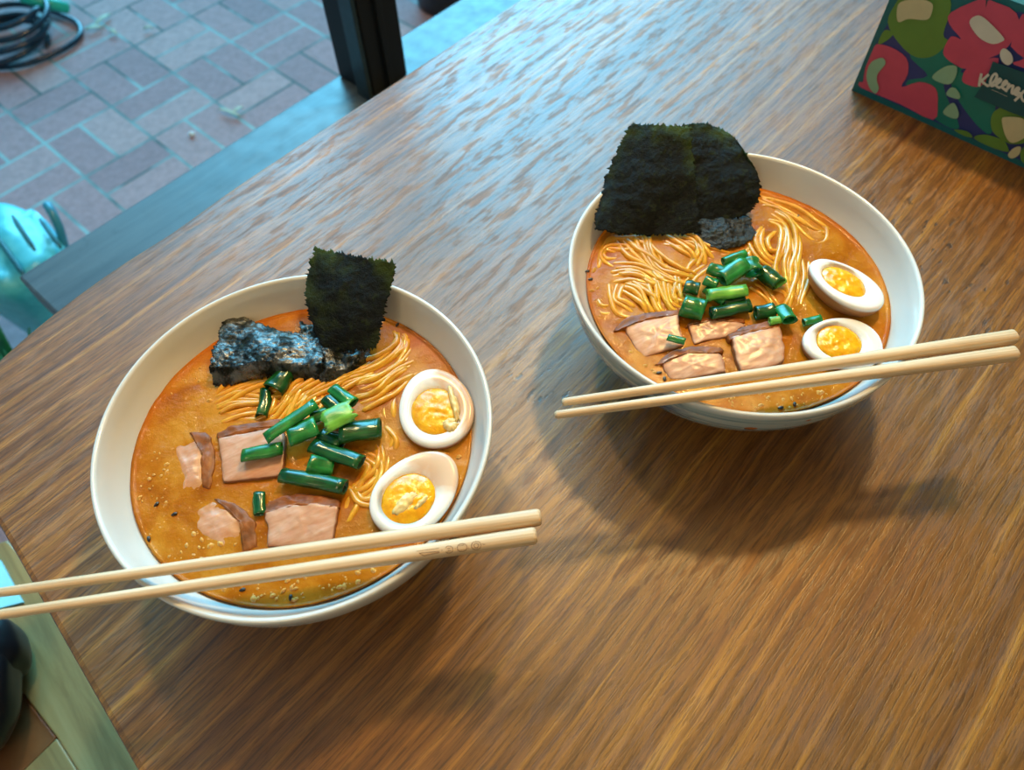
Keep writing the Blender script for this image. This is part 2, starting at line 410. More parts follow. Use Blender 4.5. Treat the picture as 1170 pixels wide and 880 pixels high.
# ------------------------------------------------------------------ table
tb_px = [P(592, 0), P(471, 80), P(425, 107), P(288, 200), P(200, 262), P(130, 307), P(60, 358), P(0, 409)]
edge_pts = [tb_px[0] + E1 * 1.0, tb_px[0] + E1 * .3] + tb_px[0:2] + tb_px[3:]
end_a, end_b = P(0, 605), P(155, 880)
d2 = (end_b - end_a).normalized()
edge_pts += [Vector((-3.56 * S, 2.62 * S, 0)), Vector((-3.46 * S, 2.22 * S, 0)), end_a, (end_a + end_b) / 2, end_b, end_b + d2 * .12, end_b + d2 * .30 + E1 * .0, end_b + d2 * .42 + E1 * .03, end_b + d2 * .47 + E1 * .12, end_b + d2 * .48 + E1 * .4]
far = tb_px[0] + E1 * 1.0
edge_pts += [Vector((far.x, far.y, 0)) - E2 * 1.05 + E1 * -.05, Vector((far.x, far.y, 0)) - E2 * .55 + E1 * .12, Vector((far.x, far.y, 0)) - E2 * .2 + E1 * .12]
outline = catmull(edge_pts, 6, closed=True)
cen = sum(outline, Vector()) / len(outline)
def slab_rings(outline, rings):
    vs, fs = [], []; n = len(outline)
    for (off, z) in rings:
        for i, p in enumerate(outline):
            t = (outline[(i + 1) % n] - outline[i - 1]).normalized(); nn = Vector((t.y, -t.x, 0))
            if nn.dot(p - cen) < 0: nn = -nn
            vs.append(Vector((p.x, p.y, z)) - nn * off)
    for r in range(len(rings) - 1):
        for i in range(n):
            j = (i + 1) % n; fs.append((r * n + i, r * n + j, (r + 1) * n + j, (r + 1) * n + i))
    fs.append(tuple(range(n))); fs.append(tuple(range((len(rings) - 1) * n, len(rings) * n)))
    return vs, fs
tbl = empty('dining_table', (cen.x, cen.y, FZ), 'brown stained wooden dining table with rounded end and worn varnish', 'table')
TB = Vector(tbl.location)
vs, fs = slab_rings(outline, [(.0035, 0), (.001, -.0008), (0, -.003), (0, -.028), (.004, -.032)])
top = fixn(link('tabletop', vs, fs, M['table'], tbl, Vector((0, 0, 0)), smooth=False)); top.location = -TB
M['edge_wood'] = plain('bare_edge_wood', (.42, .30, .17), .5, var=.2)
M['leg_wood'] = plain('dark_leg_wood', (.12, .06, .03), .4, var=.3)
for la, lb in ((.16, .37), (.16, -.42), (1.42, .37), (1.42, -.42)):
    c = AB(la, lb, (FZ - .032) / 2)
    box('leg', c, .03, .03, (-.032 - FZ) / 2, M['leg_wood'], tbl, TB, bev=.004)

# ------------------------------------------------------------------ bowls
PROFILE_OUT = [(.0, .004), (.028, .004), (.031, 0), (.035, 0), (.036, .006), (.052, .0088), (.066, .0160), (.077, .0260), (.0860, .0380), (.0922, .0490), (.0958, .0590), (.0974, .0675), (.0978, .0700)]
LIP = [(.0980, .0722), (.0978, .0732), (.0970, .0737), (.0958, .0733), (.0950, .0722)]
PROFILE_IN = [(.0930, .066), (.0885, .0575), (.0868, .0555), (.081, .046), (.070, .032), (.055, .020), (.035, .0125), (.0, .0105)]
def lathe(name, prof, mat, parent, base, seg=128, ctr=Vector((0, 0, 0)), outer_n=0):
    vs, fs = [], []; idx = []
    for (r, z) in prof:
        if r == 0: idx.append([len(vs)]); vs.append(Vector((0, 0, z)))
        else:
            idx.append(list(range(len(vs), len(vs) + seg)))
            for k in range(seg): a = 2 * math.pi * k / seg; vs.append(Vector((r * math.cos(a), r * math.sin(a), z)))
    for a, b in zip(idx, idx[1:]):
        for k in range(seg):
            j = (k + 1) % seg
            if len(a) == 1: fs.append((a[0], b[k], b[j]))
            elif len(b) == 1: fs.append((a[k], b[0], a[j]))
            else: fs.append((a[k], b[k], b[j], a[j]))
    o = link(name, [v + ctr for v in vs], fs, mat, parent, base); fixn(o)
    if outer_n:
        at = o.data.attributes.new('outer', 'FLOAT', 'POINT')
        k = 0
        for i, ring in enumerate(idx):
            for v in ring: at.data[v].value = 1.0 if i < outer_n else 0.0
    return o
def bowl(center, label, mat):
    e = lathe('ramen_bowl', PROFILE_OUT + LIP + PROFILE_IN, mat, None, center, ctr=center, outer_n=len(PROFILE_OUT))
    tag(e, label, 'bowl', 'two ramen bowls'); return e
bowl(LB, 'wide white ramen bowl on the left, its chopsticks reaching the photo edge', M['bowl'])
bowl(RB, 'white ramen bowl on the right with blue grey painted outside', M['bowl_painted'])

def broth(center, label, seed):
    RAD = .0866; vs, fs, ed = [], [], []; nr, ns = 60, 160
    vs.append(center + Vector((0, 0, SOUP))); ed.append(0)
    for i in range(1, nr + 1):
        r = RAD * i / nr
        for k in range(ns):
            a = 2 * math.pi * k / ns; p = center + Vector((r * math.cos(a), r * math.sin(a), SOUP))
            p.z += .0005 * nz(p, 60, seed) + .0004 * nz(p, 170, seed + 3)
            if i == nr: p.z += .0009
            vs.append(p); ed.append(max(0, (r / RAD - .90) / .10) ** 1.3 * (.7 + .8 * nz(p, 40, seed)))
    for k in range(ns): fs.append((0, 1 + k, 1 + (k + 1) % ns))
    for i in range(nr - 1):
        for k in range(ns):
            a = 1 + i * ns; b = a + ns; j = (k + 1) % ns; fs.append((a + k, b + k, b + j, a + j))
    # underside follows the bowl
    prev = 1 + (nr - 1) * ns
    for (r, z) in ((.080, .046), (.069, .033), (.054, .0215), (.034, .0140)):
        st = len(vs)
        for k in range(ns):
            a = 2 * math.pi * k / ns; vs.append(center + Vector((r * math.cos(a), r * math.sin(a), z))); ed.append(0)
        for k in range(ns): j = (k + 1) % ns; fs.append((prev + k, st + k, st + j, prev + j))
        prev = st
    fs.append(tuple(prev + k for k in range(ns)))
    o = fixn(link('ramen_broth', vs, fs, M['soup'], None, Vector((center.x, center.y, SOUP))))
    at = o.data.attributes.new('edge', 'FLOAT', 'POINT')
    for i, v in enumerate(ed): at.data[i].value = max(0.0, min(1.0, v))
    return tag(o, label, 'soup')
broth(LB, 'orange spicy miso broth filling the left bowl', 1.0)
broth(RB, 'orange spicy broth filling the right bowl', 5.0)

# ------------------------------------------------------------------ noodles
def tube_path(pts, r, vs, fs, seg=7):
    n = len(pts); st = len(vs); up = Vector((0, 0, 1))
    for i, p in enumerate(pts):
        t = (pts[min(i + 1, n - 1)] - pts[max(i - 1, 0)]).normalized()
        s = t.cross(up); s = s.normalized() if s.length > 1e-6 else Vector((1, 0, 0)); w = s.cross(t)
        rr = r * (.45 if i in (0, n - 1) else 1)
        for k in range(seg): a = 2 * math.pi * k / seg; vs.append(p + s * (rr * math.cos(a)) + w * (rr * math.sin(a)))
    for i in range(n - 1):
        for k in range(seg):
            j = (k + 1) % seg; a = st + i * seg; b = a + seg; fs.append((a + k, b + k, b + j, a + j))
    fs.append(tuple(st + k for k in range(seg))); fs.append(tuple(st + (n - 1) * seg + k for k in range(seg)))
def noodles(bundles, center, label, seed):
    rnd = random.Random(seed); vs, fs = [], []
    for guide, n, spread, zoff in bundles:
        n = max(2, round(n * .95)); zoff -= .0001
        for k in range(n):
            off = (k / max(1, n - 1) - .5) * spread if n > 1 else 0
            g = []
            for i, (x, y) in enumerate(guide):
                x0, y0 = guide[max(i - 1, 0)]; x1, y1 = guide[min(i + 1, len(guide) - 1)]
                L = math.hypot(x1 - x0, y1 - y0) or 1; nx, ny = -(y1 - y0) / L, (x1 - x0) / L
                s = 1 + .45 * rnd.uniform(-1, 1)
                xx = x + nx * off * s + rnd.uniform(-3.2, 3.2); yy = y + ny * off * s + rnd.uniform(-3.2, 3.2)
                e = abs(i / (len(guide) - 1) - .5) * 2
                z = SOUP + zoff * .75 - .0009 + rnd.uniform(-.0008, .0008) - .0016 * e ** 4
                p = P(xx, yy, z)
                d = Vector((p.x - center.x, p.y - center.y)); 
                if d.length > .0812: d = d.normalized() * .0812; p.x, p.y = center.x + d.x, center.y + d.y
                g.append(p)
            tube_path(catmull(g, 5), rnd.uniform(.00145, .0019), vs, fs)
    o = fixn(link('ramen_noodles', vs, fs, M['noodle'], None, Vector((center.x, center.y, SOUP))))
    return tag(o, label, 'noodles', kind='stuff')
Lnood = [
    ([(250, 462), (275, 445), (305, 438), (330, 440)], 6, 22, .001), ([(246, 468), (268, 458), (300, 456), (322, 452)], 4, 14, .0014),
    ([(254, 482), (278, 472), (300, 470)], 3, 12, .0002), ([(290, 492), (312, 480), (328, 462), (342, 444), (356, 430)], 5, 22, .0010),
    ([(330, 470), (348, 452), (372, 436), (400, 425), (425, 412)], 7, 26, .0016), ([(338, 480), (352, 462), (364, 446)], 4, 20, .0018),
    ([(376, 436), (408, 427), (438, 412), (458, 396), (464, 380)], 6, 20, .0012), ([(400, 450), (430, 438), (455, 424), (478, 410)], 5, 20, .0009),
    ([(408, 462), (430, 452), (450, 436), (470, 424)], 4, 16, .0012), ([(455, 400), (462, 386), (461, 372)], 2, 6, .0004),
    ([(430, 500), (440, 518), (436, 540), (418, 556), (404, 566)], 3, 12, .0006), ([(412, 520), (428, 534), (424, 556), (408, 572)], 3, 12, .0010),
    ([(404, 556), (412, 570), (424, 576), (436, 568)], 2, 6, .0006), ([(440, 490), (452, 500), (448, 516)], 2, 8, .0004), ([(395, 600), (400, 580), (412, 560)], 2, 8, -.0002),
    ([(478, 500), (500, 516), (510, 524)], 2, 6, .0), ([(446, 452), (440, 470), (444, 490)], 3, 12, -.0002)]
Rnood = [
    ([(684, 262), (676, 280), (690, 296), (712, 300)], 4, 14, .0008), ([(676, 300), (690, 282), (712, 276), (740, 282)], 4, 16, .001),
    ([(706, 268), (722, 282), (742, 296), (760, 312), (790, 320)], 5, 20, .0014), ([(736, 264), (740, 284), (752, 304), (772, 316), (796, 322)], 5, 18, .0018),
    ([(760, 270), (780, 276), (796, 290), (800, 304)], 6, 22, .0012), ([(770, 268), (792, 272), (800, 288), (790, 302)], 3, 10, .0015),
    ([(702, 310), (726, 308), (746, 318), (756, 328)], 4, 14, .0020), ([(698, 318), (724, 316), (744, 322), (760, 330)], 3, 10, .0016),
    ([(706, 324), (704, 340), (712, 354), (724, 360)], 3, 12, .0014), ([(712, 326), (730, 332), (742, 346), (746, 358)], 5, 18, .0022),
    ([(752, 306), (756, 326), (764, 348), (772, 358)], 6, 26, .0018), ([(764, 302), (770, 322), (778, 340), (782, 352)], 3, 12, .0016),
    ([(672, 345), (686, 352), (700, 356)], 3, 10, .0003), ([(780, 330), (792, 312), (812, 300)], 3, 14, .0004),
    ([(862, 226), (886, 236), (908, 246), (930, 262), (944, 270)], 4, 16, .0005), ([(872, 260), (866, 276), (872, 292), (888, 300)], 4, 18, .0012),
    ([(880, 246), (898, 258), (902, 280), (896, 304), (898, 330)], 5, 20, .0016), ([(894, 262), (906, 282), (904, 310), (910, 340)], 4, 16, .0012),
    ([(914, 296), (916, 316), (908, 340), (902, 356)], 4, 14, .001), ([(930, 252), (944, 262), (940, 272), (924, 274)], 2, 6, .0008),
    ([(860, 322), (872, 330), (884, 344), (890, 360)], 4, 18, .0006), ([(786, 266), (802, 272), (820, 280), (842, 282)], 4, 16, .0005),
    ([(858, 282), (852, 292), (856, 304)], 3, 12, .0008), ([(868, 236), (884, 226), (904, 232)], 3, 8, .0002)]
noodles(Lnood, LB, 'tangle of thin yellow noodles under the toppings of the left bowl', 3)
noodles(Rnood, RB, 'looping thin yellow noodles surfacing in the right bowl', 9)

# ------------------------------------------------------------------ small bits in the broth
def bits(center, spots, label, seed):
    rnd = random.Random(seed); vs, fs = [], []
    for (cx, cy, rx, ry, n) in spots:
        for _ in range(n):
            a = rnd.uniform(0, 6.28); q = math.sqrt(rnd.random())
            p = P(cx + rx * q * math.cos(a), cy + ry * q * math.sin(a), SOUP + .0001)
            d = Vector((p.x - center.x, p.y - center.y))
            if d.length > .0835: continue
            s = rnd.choice((.0005, .0006, .0008, .0010, .0017)) * rnd.uniform(.8, 1.2); st = len(vs); rot = rnd.uniform(0, 3); el = rnd.uniform(.5, 1)
            for (u, v, w) in ((1, 0, 0), (.3, .9, 0), (-.6, .7, 0), (-1, -.2, 0), (-.3, -.9, 0), (.7, -.6, 0)):
                c_, s_ = math.cos(rot), math.sin(rot); u2, v2 = u * c_ - v * el * s_, u * s_ + v * el * c_
                vs.append(p + Vector((u2 * s, v2 * s, 0)))
            vs.append(p + Vector((0, 0, s * .6))); vs.append(p - Vector((0, 0, s * .6)))
            for k in range(6): j = (k + 1) % 6; fs.append((st + k, st + j, st + 6)); fs.append((st + j, st + k, st + 7))
    o = link('minced_garlic', vs, fs, M['garlic'], None, Vector((center.x, center.y, SOUP)), smooth=False)
    return tag(fixn(o), label, 'garlic', kind='stuff')
bits(LB, [(175, 570, 22, 60, 45), (230, 630, 45, 30, 22), (340, 672, 90, 16, 70), (420, 655, 35, 15, 12), (215, 440, 30, 40, 12), (500, 400, 20, 30, 8), (525, 560, 10, 40, 10)],
     'pale minced garlic bits floating along the near side of the left broth', 2)
bits(RB, [(680, 330, 12, 40, 26), (740, 415, 35, 18, 16), (890, 455, 80, 12, 55), (940, 250, 30, 20, 8), (1000, 400, 10, 30, 8)],
     'pale minced garlic bits floating near the rim of the right broth', 4)
def seed_obj(px, py, label, z=None, grp='sesame seeds in the broth', s=1.0):
    p = P(px, py, (SOUP + .0006) if z is None else z); a = random.uniform(0, 3); vs, fs = [], []
    nr, ns = 5, 8
    for i in range(nr + 1):
        ph = math.pi * i / nr
        for k in range(ns):
            th = 2 * math.pi * k / ns; x = .0016 * s * math.cos(ph); w = math.sin(ph) * (.0009 + .0002 * math.cos(ph)) * s
            y = w * math.cos(th); zz = w * .6 * math.sin(th); vs.append(p + Vector((x * math.cos(a) - y * math.sin(a), x * math.sin(a) + y * math.cos(a), zz)))
    for i in range(nr):
        for k in range(ns): j = (k + 1) % ns; fs.append((i * ns + k, (i + 1) * ns + k, (i + 1) * ns + j, i * ns + j))
    o = fixn(link('sesame_seed', vs, fs, M['seed'], None, p)); tag(o, label, 'seed', grp)
for x, y, l in [(178.5, 576.5, 'black sesame seed left of the half-sunk pork in the left bowl'),
                (199, 587.5, 'black sesame seed beside the lower left pork slice in the left bowl'),
                (170, 616, 'black sesame seed at the broth edge on the lower left of the left bowl'),
                (277, 674, 'black sesame seed half under the lower chopstick of the left bowl'),
                (332, 683, 'black sesame seed in the garlicky broth nearest the viewer in the left bowl'),
                (454, 371, 'black seed at the far broth edge, right of the upright seaweed in the left bowl'),
                (753, 426, 'black sesame seed by the near pork slice in the right bowl, farther of two'),
                (759.5, 433, 'black sesame seed by the near pork slice in the right bowl, closer to the chopsticks'),
                (892, 466, 'black sesame seed in front of the chopsticks nearest the rim of the right bowl'),
                (908, 462, 'smaller dark seed right of another in front of the right bowl chopsticks'),
                (674.5, 319, 'dark seed at the left broth edge of the right bowl, lower of two'),
                (670.8, 310, 'dark seed at the left broth edge of the right bowl, upper of two'),
                (912, 247, 'dark seed in the far broth of the right bowl, upper of two'),
                (918, 253, 'dark seed in the far broth of the right bowl, lower of two')]:
    seed_obj(x, y, l)

# ------------------------------------------------------------------ eggs
def egg(a0, a1, wid, zc, tilt, label, mats, yolk=(0, 0, .56, .56), kind='plain', roll=0.0, taper=.10):
    """a0, a1: pixel ends of the long axis (a1 the blunter end); tilt raises the far side"""
    p0, p1 = P(*a0, zc), P(*a1, zc); c = (p0 + p1) / 2; ax = (p1 - p0); Lh = ax.length / 2; ax.normalize()
    W = wid * Lh
    rot = Matrix((ax, Z.cross(ax), Z)).transposed().to_4x4()
    e = empty('ramen_egg', c, label, 'egg', 'halved soft boiled eggs')
    e.matrix_world = Matrix.Translation(c) @ rot @ Matrix.Rotation(tilt, 4, 'X') @ Matrix.Rotation(roll, 4, 'Y')
    ns = 64; vs, fs, sk = [], [], []
    def prof(th, k): # egg outline at scale k
        x = math.cos(th); y = math.sin(th) * (1 + taper * math.cos(th)); return x * Lh * k, y * W * k
    rings = []
    for k, z in ((.20, -.0030), (.48, -.0028), (.56, -.0012), (.60, -.0002), (.75, .0), (.90, .0001), (.965, -.0003), (.99, -.0012), (1.0, -.0026)): rings.append((k, z, 1.0 if k == 1.0 else 0.0))
    for ph in (15, 30, 45, 60, 75, 86): rings.append((math.cos(R(ph)), -.0026 - .013 * math.sin(R(ph)), 1.0))
    for k, z, s in rings:
        yk = yolk
        for i in range(ns):
            th = 2 * math.pi * i / ns; x, y = prof(th, k)
            if k <= .60:
                # socket follows yolk ellipse
                x = yk[0] * Lh + math.cos(th) * Lh * yk[2] * k / .6; y = yk[1] * W + math.sin(th) * W * yk[3] * k / .6
                x *= 1.04; y *= 1.04
            vs.append(Vector((x, y, z))); sk.append(s)
    for r in range(len(rings) - 1):
        for i in range(ns): j = (i + 1) % ns; fs.append((r * ns + i, r * ns + j, (r + 1) * ns + j, (r + 1) * ns + i))
    fs.append(tuple(range(ns))[::-1]); fs.append(tuple(range((len(rings) - 1) * ns, len(rings) * ns)))
    w = fixn(link('egg_white', vs, fs, mats, e))
    at = w.data.attributes.new('skin', 'FLOAT', 'POINT')
    for i, v in enumerate(sk): at.data[i].value = float(v)
    # yolk
    def blob(name, cx, cy, rx, ry, z0, h, mat, rag=.06, seed=0.0, rn=12, nsg=48, rough=.0007):
        vs, fs = [Vector((cx, cy, z0 + h))], []
        for r in range(1, rn + 1):
            q = r / rn
            for i in range(nsg):
                th = 2 * math.pi * i / nsg; k = q * (1 + rag * nz((math.cos(th) * 2, math.sin(th) * 2, seed), 1.3, seed))
                x, y = cx + rx * k * math.cos(th), cy + ry * k * math.sin(th)
                z = z0 + h * (1 - q ** 4) + rough * nz((x, y, 0), 420, seed) * (1 - q ** 6)
                vs.append(Vector((x, y, z)))
        for i in range(nsg): fs.append((0, 1 + i, 1 + (i + 1) % nsg))
        for r in range(rn - 1):
            for i in range(nsg): j = (i + 1) % nsg; a = 1 + r * nsg; b = a + nsg; fs.append((a + i, b + i, b + j, a + j))
        st = len(vs); vs.append(Vector((cx, cy, z0 - .001)))
        for i in range(nsg): fs.append((1 + (rn - 1) * nsg + i, st, 1 + (rn - 1) * nsg + (i + 1) % nsg))
        return fixn(link(name, vs, fs, mat, e))
    blob('yolk', yolk[0] * Lh, yolk[1] * W, yolk[2] * Lh, yolk[3] * W, -.0014, .0020, M['yolk'], seed=a0[0] * .01)
    return e, Lh, W, blob
zE = SOUP + .0055
# upper right egg in the left bowl, torn yolk
e, Lh, W, blob = egg((487, 421), (508, 509), .80, zE, R(2), 'halved egg with a torn runny yolk, higher of the two in the left bowl', M['white_stain_b'], yolk=(.10, -.03, .60, .66))
b = blob('set_yolk_ridge', .10 * Lh, .50 * W, .50 * Lh, .10 * W, .0002, .0022, M['yolk_pale'], .35, 2.2); b['label'] = 'pale cream ridge of torn yolk'
blob('set_yolk_flake', .55 * Lh, .28 * W, .16 * Lh, .20 * W, .0, .0016, M['yolk_pale'], .4, 5.1)
# lower egg in the left bowl, yolk split in two lobes
e, Lh, W, blob = egg((514, 520), (433, 603), .74, zE, R(-3), 'halved egg whose yolk shows two lobes, lying half under the left bowl chopsticks', M['white_stain'], yolk=(.20, .0, .58, .68))
b = blob('set_yolk_core', .32 * Lh, .04 * W, .34 * Lh, .17 * W, .0001, .0016, M['yolk_pale'], .3, 3.3); b['label'] = 'pale firm core between the two yolk lobes'
blob('set_yolk_flake', .12 * Lh, .36 * W, .17 * Lh, .07 * W, .0003, .0018, M['yolk_pale'], .4, 6.3)
# right bowl
egg((929, 297), (1008, 350), .70, zE + .0045, R(-9), 'whole looking egg half with round yolk, farther of the two in the right bowl', M['white_clean'], yolk=(-.08, .04, .60, .66))
egg((918, 392), (1009, 390), .78, zE, R(2), 'egg half partly covered by the right bowl chopsticks', M['white_clean'], yolk=(-.08, .05, .58, .68))

# ------------------------------------------------------------------ pork slices
def slab(name, px_pts, th, mat, parent, base, jit=.0004, edge_w=.12, dome=.0006, seed=0.0, sm=5):
    """px_pts: (px, py, z) outline of the upper face"""
    pts = [P(x, y, z) for x, y, z in px_pts]; out = catmull(pts, sm, closed=True)
    # keep corners fairly crisp: blend towards the straight polygon
    n0 = len(pts); lin = [pts[i].lerp(pts[(i + 1) % n0], k / sm) for i in range(n0) for k in range(sm)]
    out = [a.lerp(b_, .6) for a, b_ in zip(out, lin)]
    out = [p + Vector((nz(p, 300, seed), nz(p, 300, seed + 5), 0)) * jit * 2 for p in out]
    n = len(out); c = sum(out, Vector()) / n; vs, fs, ed = [c + Vector((0, 0, dome))], [], [0.0]
    rings = [(k / 10, 0, 0) for k in range(1, 10)] + [(.96, -.0001, .3), (.985, -.0004, .8), (1.0, -.0012, 1), (1.005, -th * .6, 1), (.97, -th, 1)]
    for k, dz, e in rings:
        for p in out:
            q = c.lerp(p, k); q.z += dz + dome * (1 - k * k) * (1 if k < 1 else 0) + (jit * nz(q, 350, seed) if k < 1 else 0)
            vs.append(q); ed.append(max(e, max(0, (k - (1 - edge_w)) / edge_w) * (.9 if edge_w > .5 else .35)))
    for i in range(n): fs.append((0, 1 + i, 1 + (i + 1) % n))
    for r in range(len(rings) - 1):
        for i in range(n): j = (i + 1) % n; a = 1 + r * n; b_ = a + n; fs.append((a + i, b_ + i, b_ + j, a + j))
    fs.append(tuple(range(len(vs) - n, len(vs))))
    o = fixn(link(name, vs, fs, mat, parent, base))
    at = o.data.attributes.new('edge', 'FLOAT', 'POINT')
    for i, v in enumerate(ed): at.data[i].value = v
    return o
def pork(face, rind, label, zf=0, seed=0.0, sunk=False):
    if sunk: face = [(x, y, z - .0011) for x, y, z in face]
    b0 = P(face[0][0], face[0][1], SOUP); e = empty('pork_slice', b0, label, 'pork', 'braised pork belly slices')
    slab('meat', face, .007, M['meat_sunk' if sunk else 'meat'], e, b0, seed=seed, edge_w=.75 if sunk else .16, dome=.0016 if sunk else .0006)
    if rind:
        rind = [(x, y, z - .0003) for x, y, z in rind]
        slab('rind', rind, .006, M['rind'], e, b0, seed=seed + 2, jit=.0006, dome=.0007)
H = SOUP
pork([(195, 503, H), (218, 500, H + .0006), (232, 506, H + .001), (231, 540, H + .001), (232, 556, H + .0008), (212, 572, H), (204, 582, H - .0004), (206, 550, H - .0004)],
     [(216, 494, H + .0006), (238, 494, H + .001), (246, 520, H + .001), (240, 558, H + .0008), (231, 556, H + .0012), (230, 530, H + .0014), (231, 507, H + .0012)],
     'pork slice sunk in broth at the far left of the left bowl', seed=1, sunk=True)
pork([(249, 501, H + .003), (285, 493, H + .0032), (322, 487, H + .0036), (326, 512, H + .003), (321, 542, H + .0022), (288, 547, H + .002), (255, 550, H + .0018), (252, 526, H + .0022)],
     [(246, 496, H + .0020), (262, 487, H + .0024), (300, 481, H + .0028), (324, 478, H + .003), (323, 488, H + .0034), (286, 494, H + .0030), (249, 502, H + .0028)],
     'pale square pork slice left of the scallion pile in the left bowl', seed=2)
pork([(216, 596, H), (226, 580, H + .0006), (242, 573, H + .001), (262, 580, H + .001), (280, 600, H + .001), (276, 622, H + .0006), (262, 636, H), (232, 622, H - .0004), (214, 610, H - .0004)],
     [(244, 569, H + .0006), (268, 574, H + .001), (290, 594, H + .001), (294, 624, H + .0004), (278, 630, H + .0006), (281, 602, H + .0012), (262, 581, H + .0012)],
     'pork slice sunk at the lower left of the left bowl, touching the upper chopstick', seed=3, sunk=True)
pork([(302, 585, H + .003), (330, 577, H + .0034), (362, 575, H + .0034), (386, 579, H + .003), (384, 600, H + .0022), (378, 622, H + .0014), (340, 624, H + .0014), (306, 624, H + .0014), (305, 602, H + .0022)],
     [(299, 580, H + .002), (314, 569, H + .0024), (345, 564, H + .0026), (374, 566, H + .0026), (388, 573, H + .0024), (387, 581, H + .0030), (345, 577, H + .0038), (302, 586, H + .0032)],
     'pork slice with a brown top edge just above the left bowl chopsticks', seed=4)
pork([(714, 372, H + .002), (744, 362, H + .0026), (775, 357, H + .003), (777, 376, H + .0028), (782, 394, H + .002), (756, 402, H + .001), (734, 408, H - .0002), (722, 392, H + .0006)],
     [(701, 378, H + .0012), (716, 363, H + .002), (748, 355, H + .0026), (776, 354, H + .0028), (776, 360, H + .0034), (744, 364, H + .0032), (714, 374, H + .0026)],
     'pork slice farthest left in the right bowl', seed=5)
pork([(786, 370, H + .0012), (806, 366, H + .002), (838, 365, H + .002), (852, 372, H + .0016), (836, 384, H + .001), (812, 388, H + .001), (792, 393, H + .0008), (790, 382, H + .001)],
     [(782, 374, H + .0008), (792, 364, H + .0016), (822, 361, H + .002), (850, 364, H + .0018), (850, 369, H + .0022), (820, 366, H + .0026), (788, 372, H + .0018)],
     'darker pork slice tucked under the scallions of the right bowl', seed=6)
pork([(756, 412, H + .002), (780, 402, H + .0028), (812, 399, H + .003), (826, 406, H + .0028), (829, 424, H + .002), (800, 430, H + .001), (768, 434, H + .0002), (760, 424, H + .001)],
     [(748, 417, H + .0012), (762, 404, H + .0022), (790, 395, H + .0028), (824, 396, H + .003), (826, 403, H + .0034), (790, 401, H + .0036), (756, 414, H + .0026)],
     'pork slice nearest the chopsticks, in the middle of the right bowl', seed=7)
pork([(836, 384, H + .004), (862, 378, H + .0046), (890, 372, H + .0048), (896, 392, H + .0042), (897, 410, H + .0034), (880, 420, H + .0028), (846, 424, H + .0024), (840, 404, H + .0034)],
     [(829, 384, H + .0030), (846, 374, H + .0036), (870, 368, H + .004), (890, 366, H + .0042), (891, 373, H + .0050), (862, 379, H + .0048), (835, 388, H + .0040)],
     'large pork slice farthest right in the right bowl', seed=8)

# ------------------------------------------------------------------ scallions
def scallion(x0, y0, x1, y1, wpx, z, label, mat='scal', bend=0.0, flat=.75, z1=None, split=False, grp=None, cut=.15):
    flat *= .78 + .4 * ((x0 * 7.3 + y0 * 3.1) % 1.0); bend += .10 * (((x0 * 1.7 + y1) % 1.0) - .5); z += .0008 * (((x1 * 3.3) % 1.0) - .3)
    p0, p1 = P(x0, y0, z), P(x1, y1, z if z1 is None else z1); ax = p1 - p0; L = ax.length; ax.normalize()
    side = Z.cross(ax).normalized(); up = ax.cross(side)
    rot = Matrix((ax, side, up)).transposed().to_4x4()
    r = wpx * pxm((x0 + x1) / 2, (y0 + y1) / 2, z) / 2 * 1.16; rin = r * .80
    nx, ns = 9, 18; vs, fs = [], []; sd = x0 * .13
    a_max = 2 * math.pi * (.52 if split else 1.0); closed = not split
    cols = ns if closed else ns + 1
    for layer, rr in ((0, r), (1, rin)):
        for i in range(nx):
            t = i / (nx - 1)
            for k in range(cols):
                a = a_max * k / ns + (R(-3) if split else 0)
                fr = 1 + .22 * nz((t * 2, math.cos(a), math.sin(a)), 1.3, sd) + (.10 if i in (0, nx - 1) and layer else 0)
                x = t * L + (cut * r * math.cos(a) * (1 if i == 0 else .5) if i in (0, nx - 1) else 0)
                if split and i in (0, nx - 1): x += r * .5 * nz((k * 1.7, i, 0), 1.0, sd)
                y = rr * fr * math.cos(a) + bend * L * 4 * t * (1 - t) * .25; zz = rr * fr * math.sin(a) * flat
                vs.append(Vector((x, y, zz)))
    def id(l, i, k): return l * nx * cols + i * cols + (k % cols if closed else k)
    K = ns
    for i in range(nx - 1):
        for k in range(K):
            fs.append((id(0, i, k), id(0, i, k + 1), id(0, i + 1, k + 1), id(0, i + 1, k)))
            fs.append((id(1, i, k), id(1, i + 1, k), id(1, i + 1, k + 1), id(1, i, k + 1)))
    for i in (0, nx - 1):
        for k in range(K): fs.append((id(0, i, k), id(1, i, k), id(1, i, k + 1), id(0, i, k + 1)))
    if split:
        for i in range(nx - 1):
            for k in (0, ns): fs.append((id(0, i, k), id(0, i + 1, k), id(1, i + 1, k), id(1, i, k)))
    o = fixn(link('scallion_piece', vs, fs, M[mat])); o.matrix_world = Matrix.Translation(p0) @ rot
    return tag(o, label, 'scallion', grp)
GL, GRR = 'chopped scallions in the left bowl', 'chopped scallions in the right bowl'
z0 = H + .004
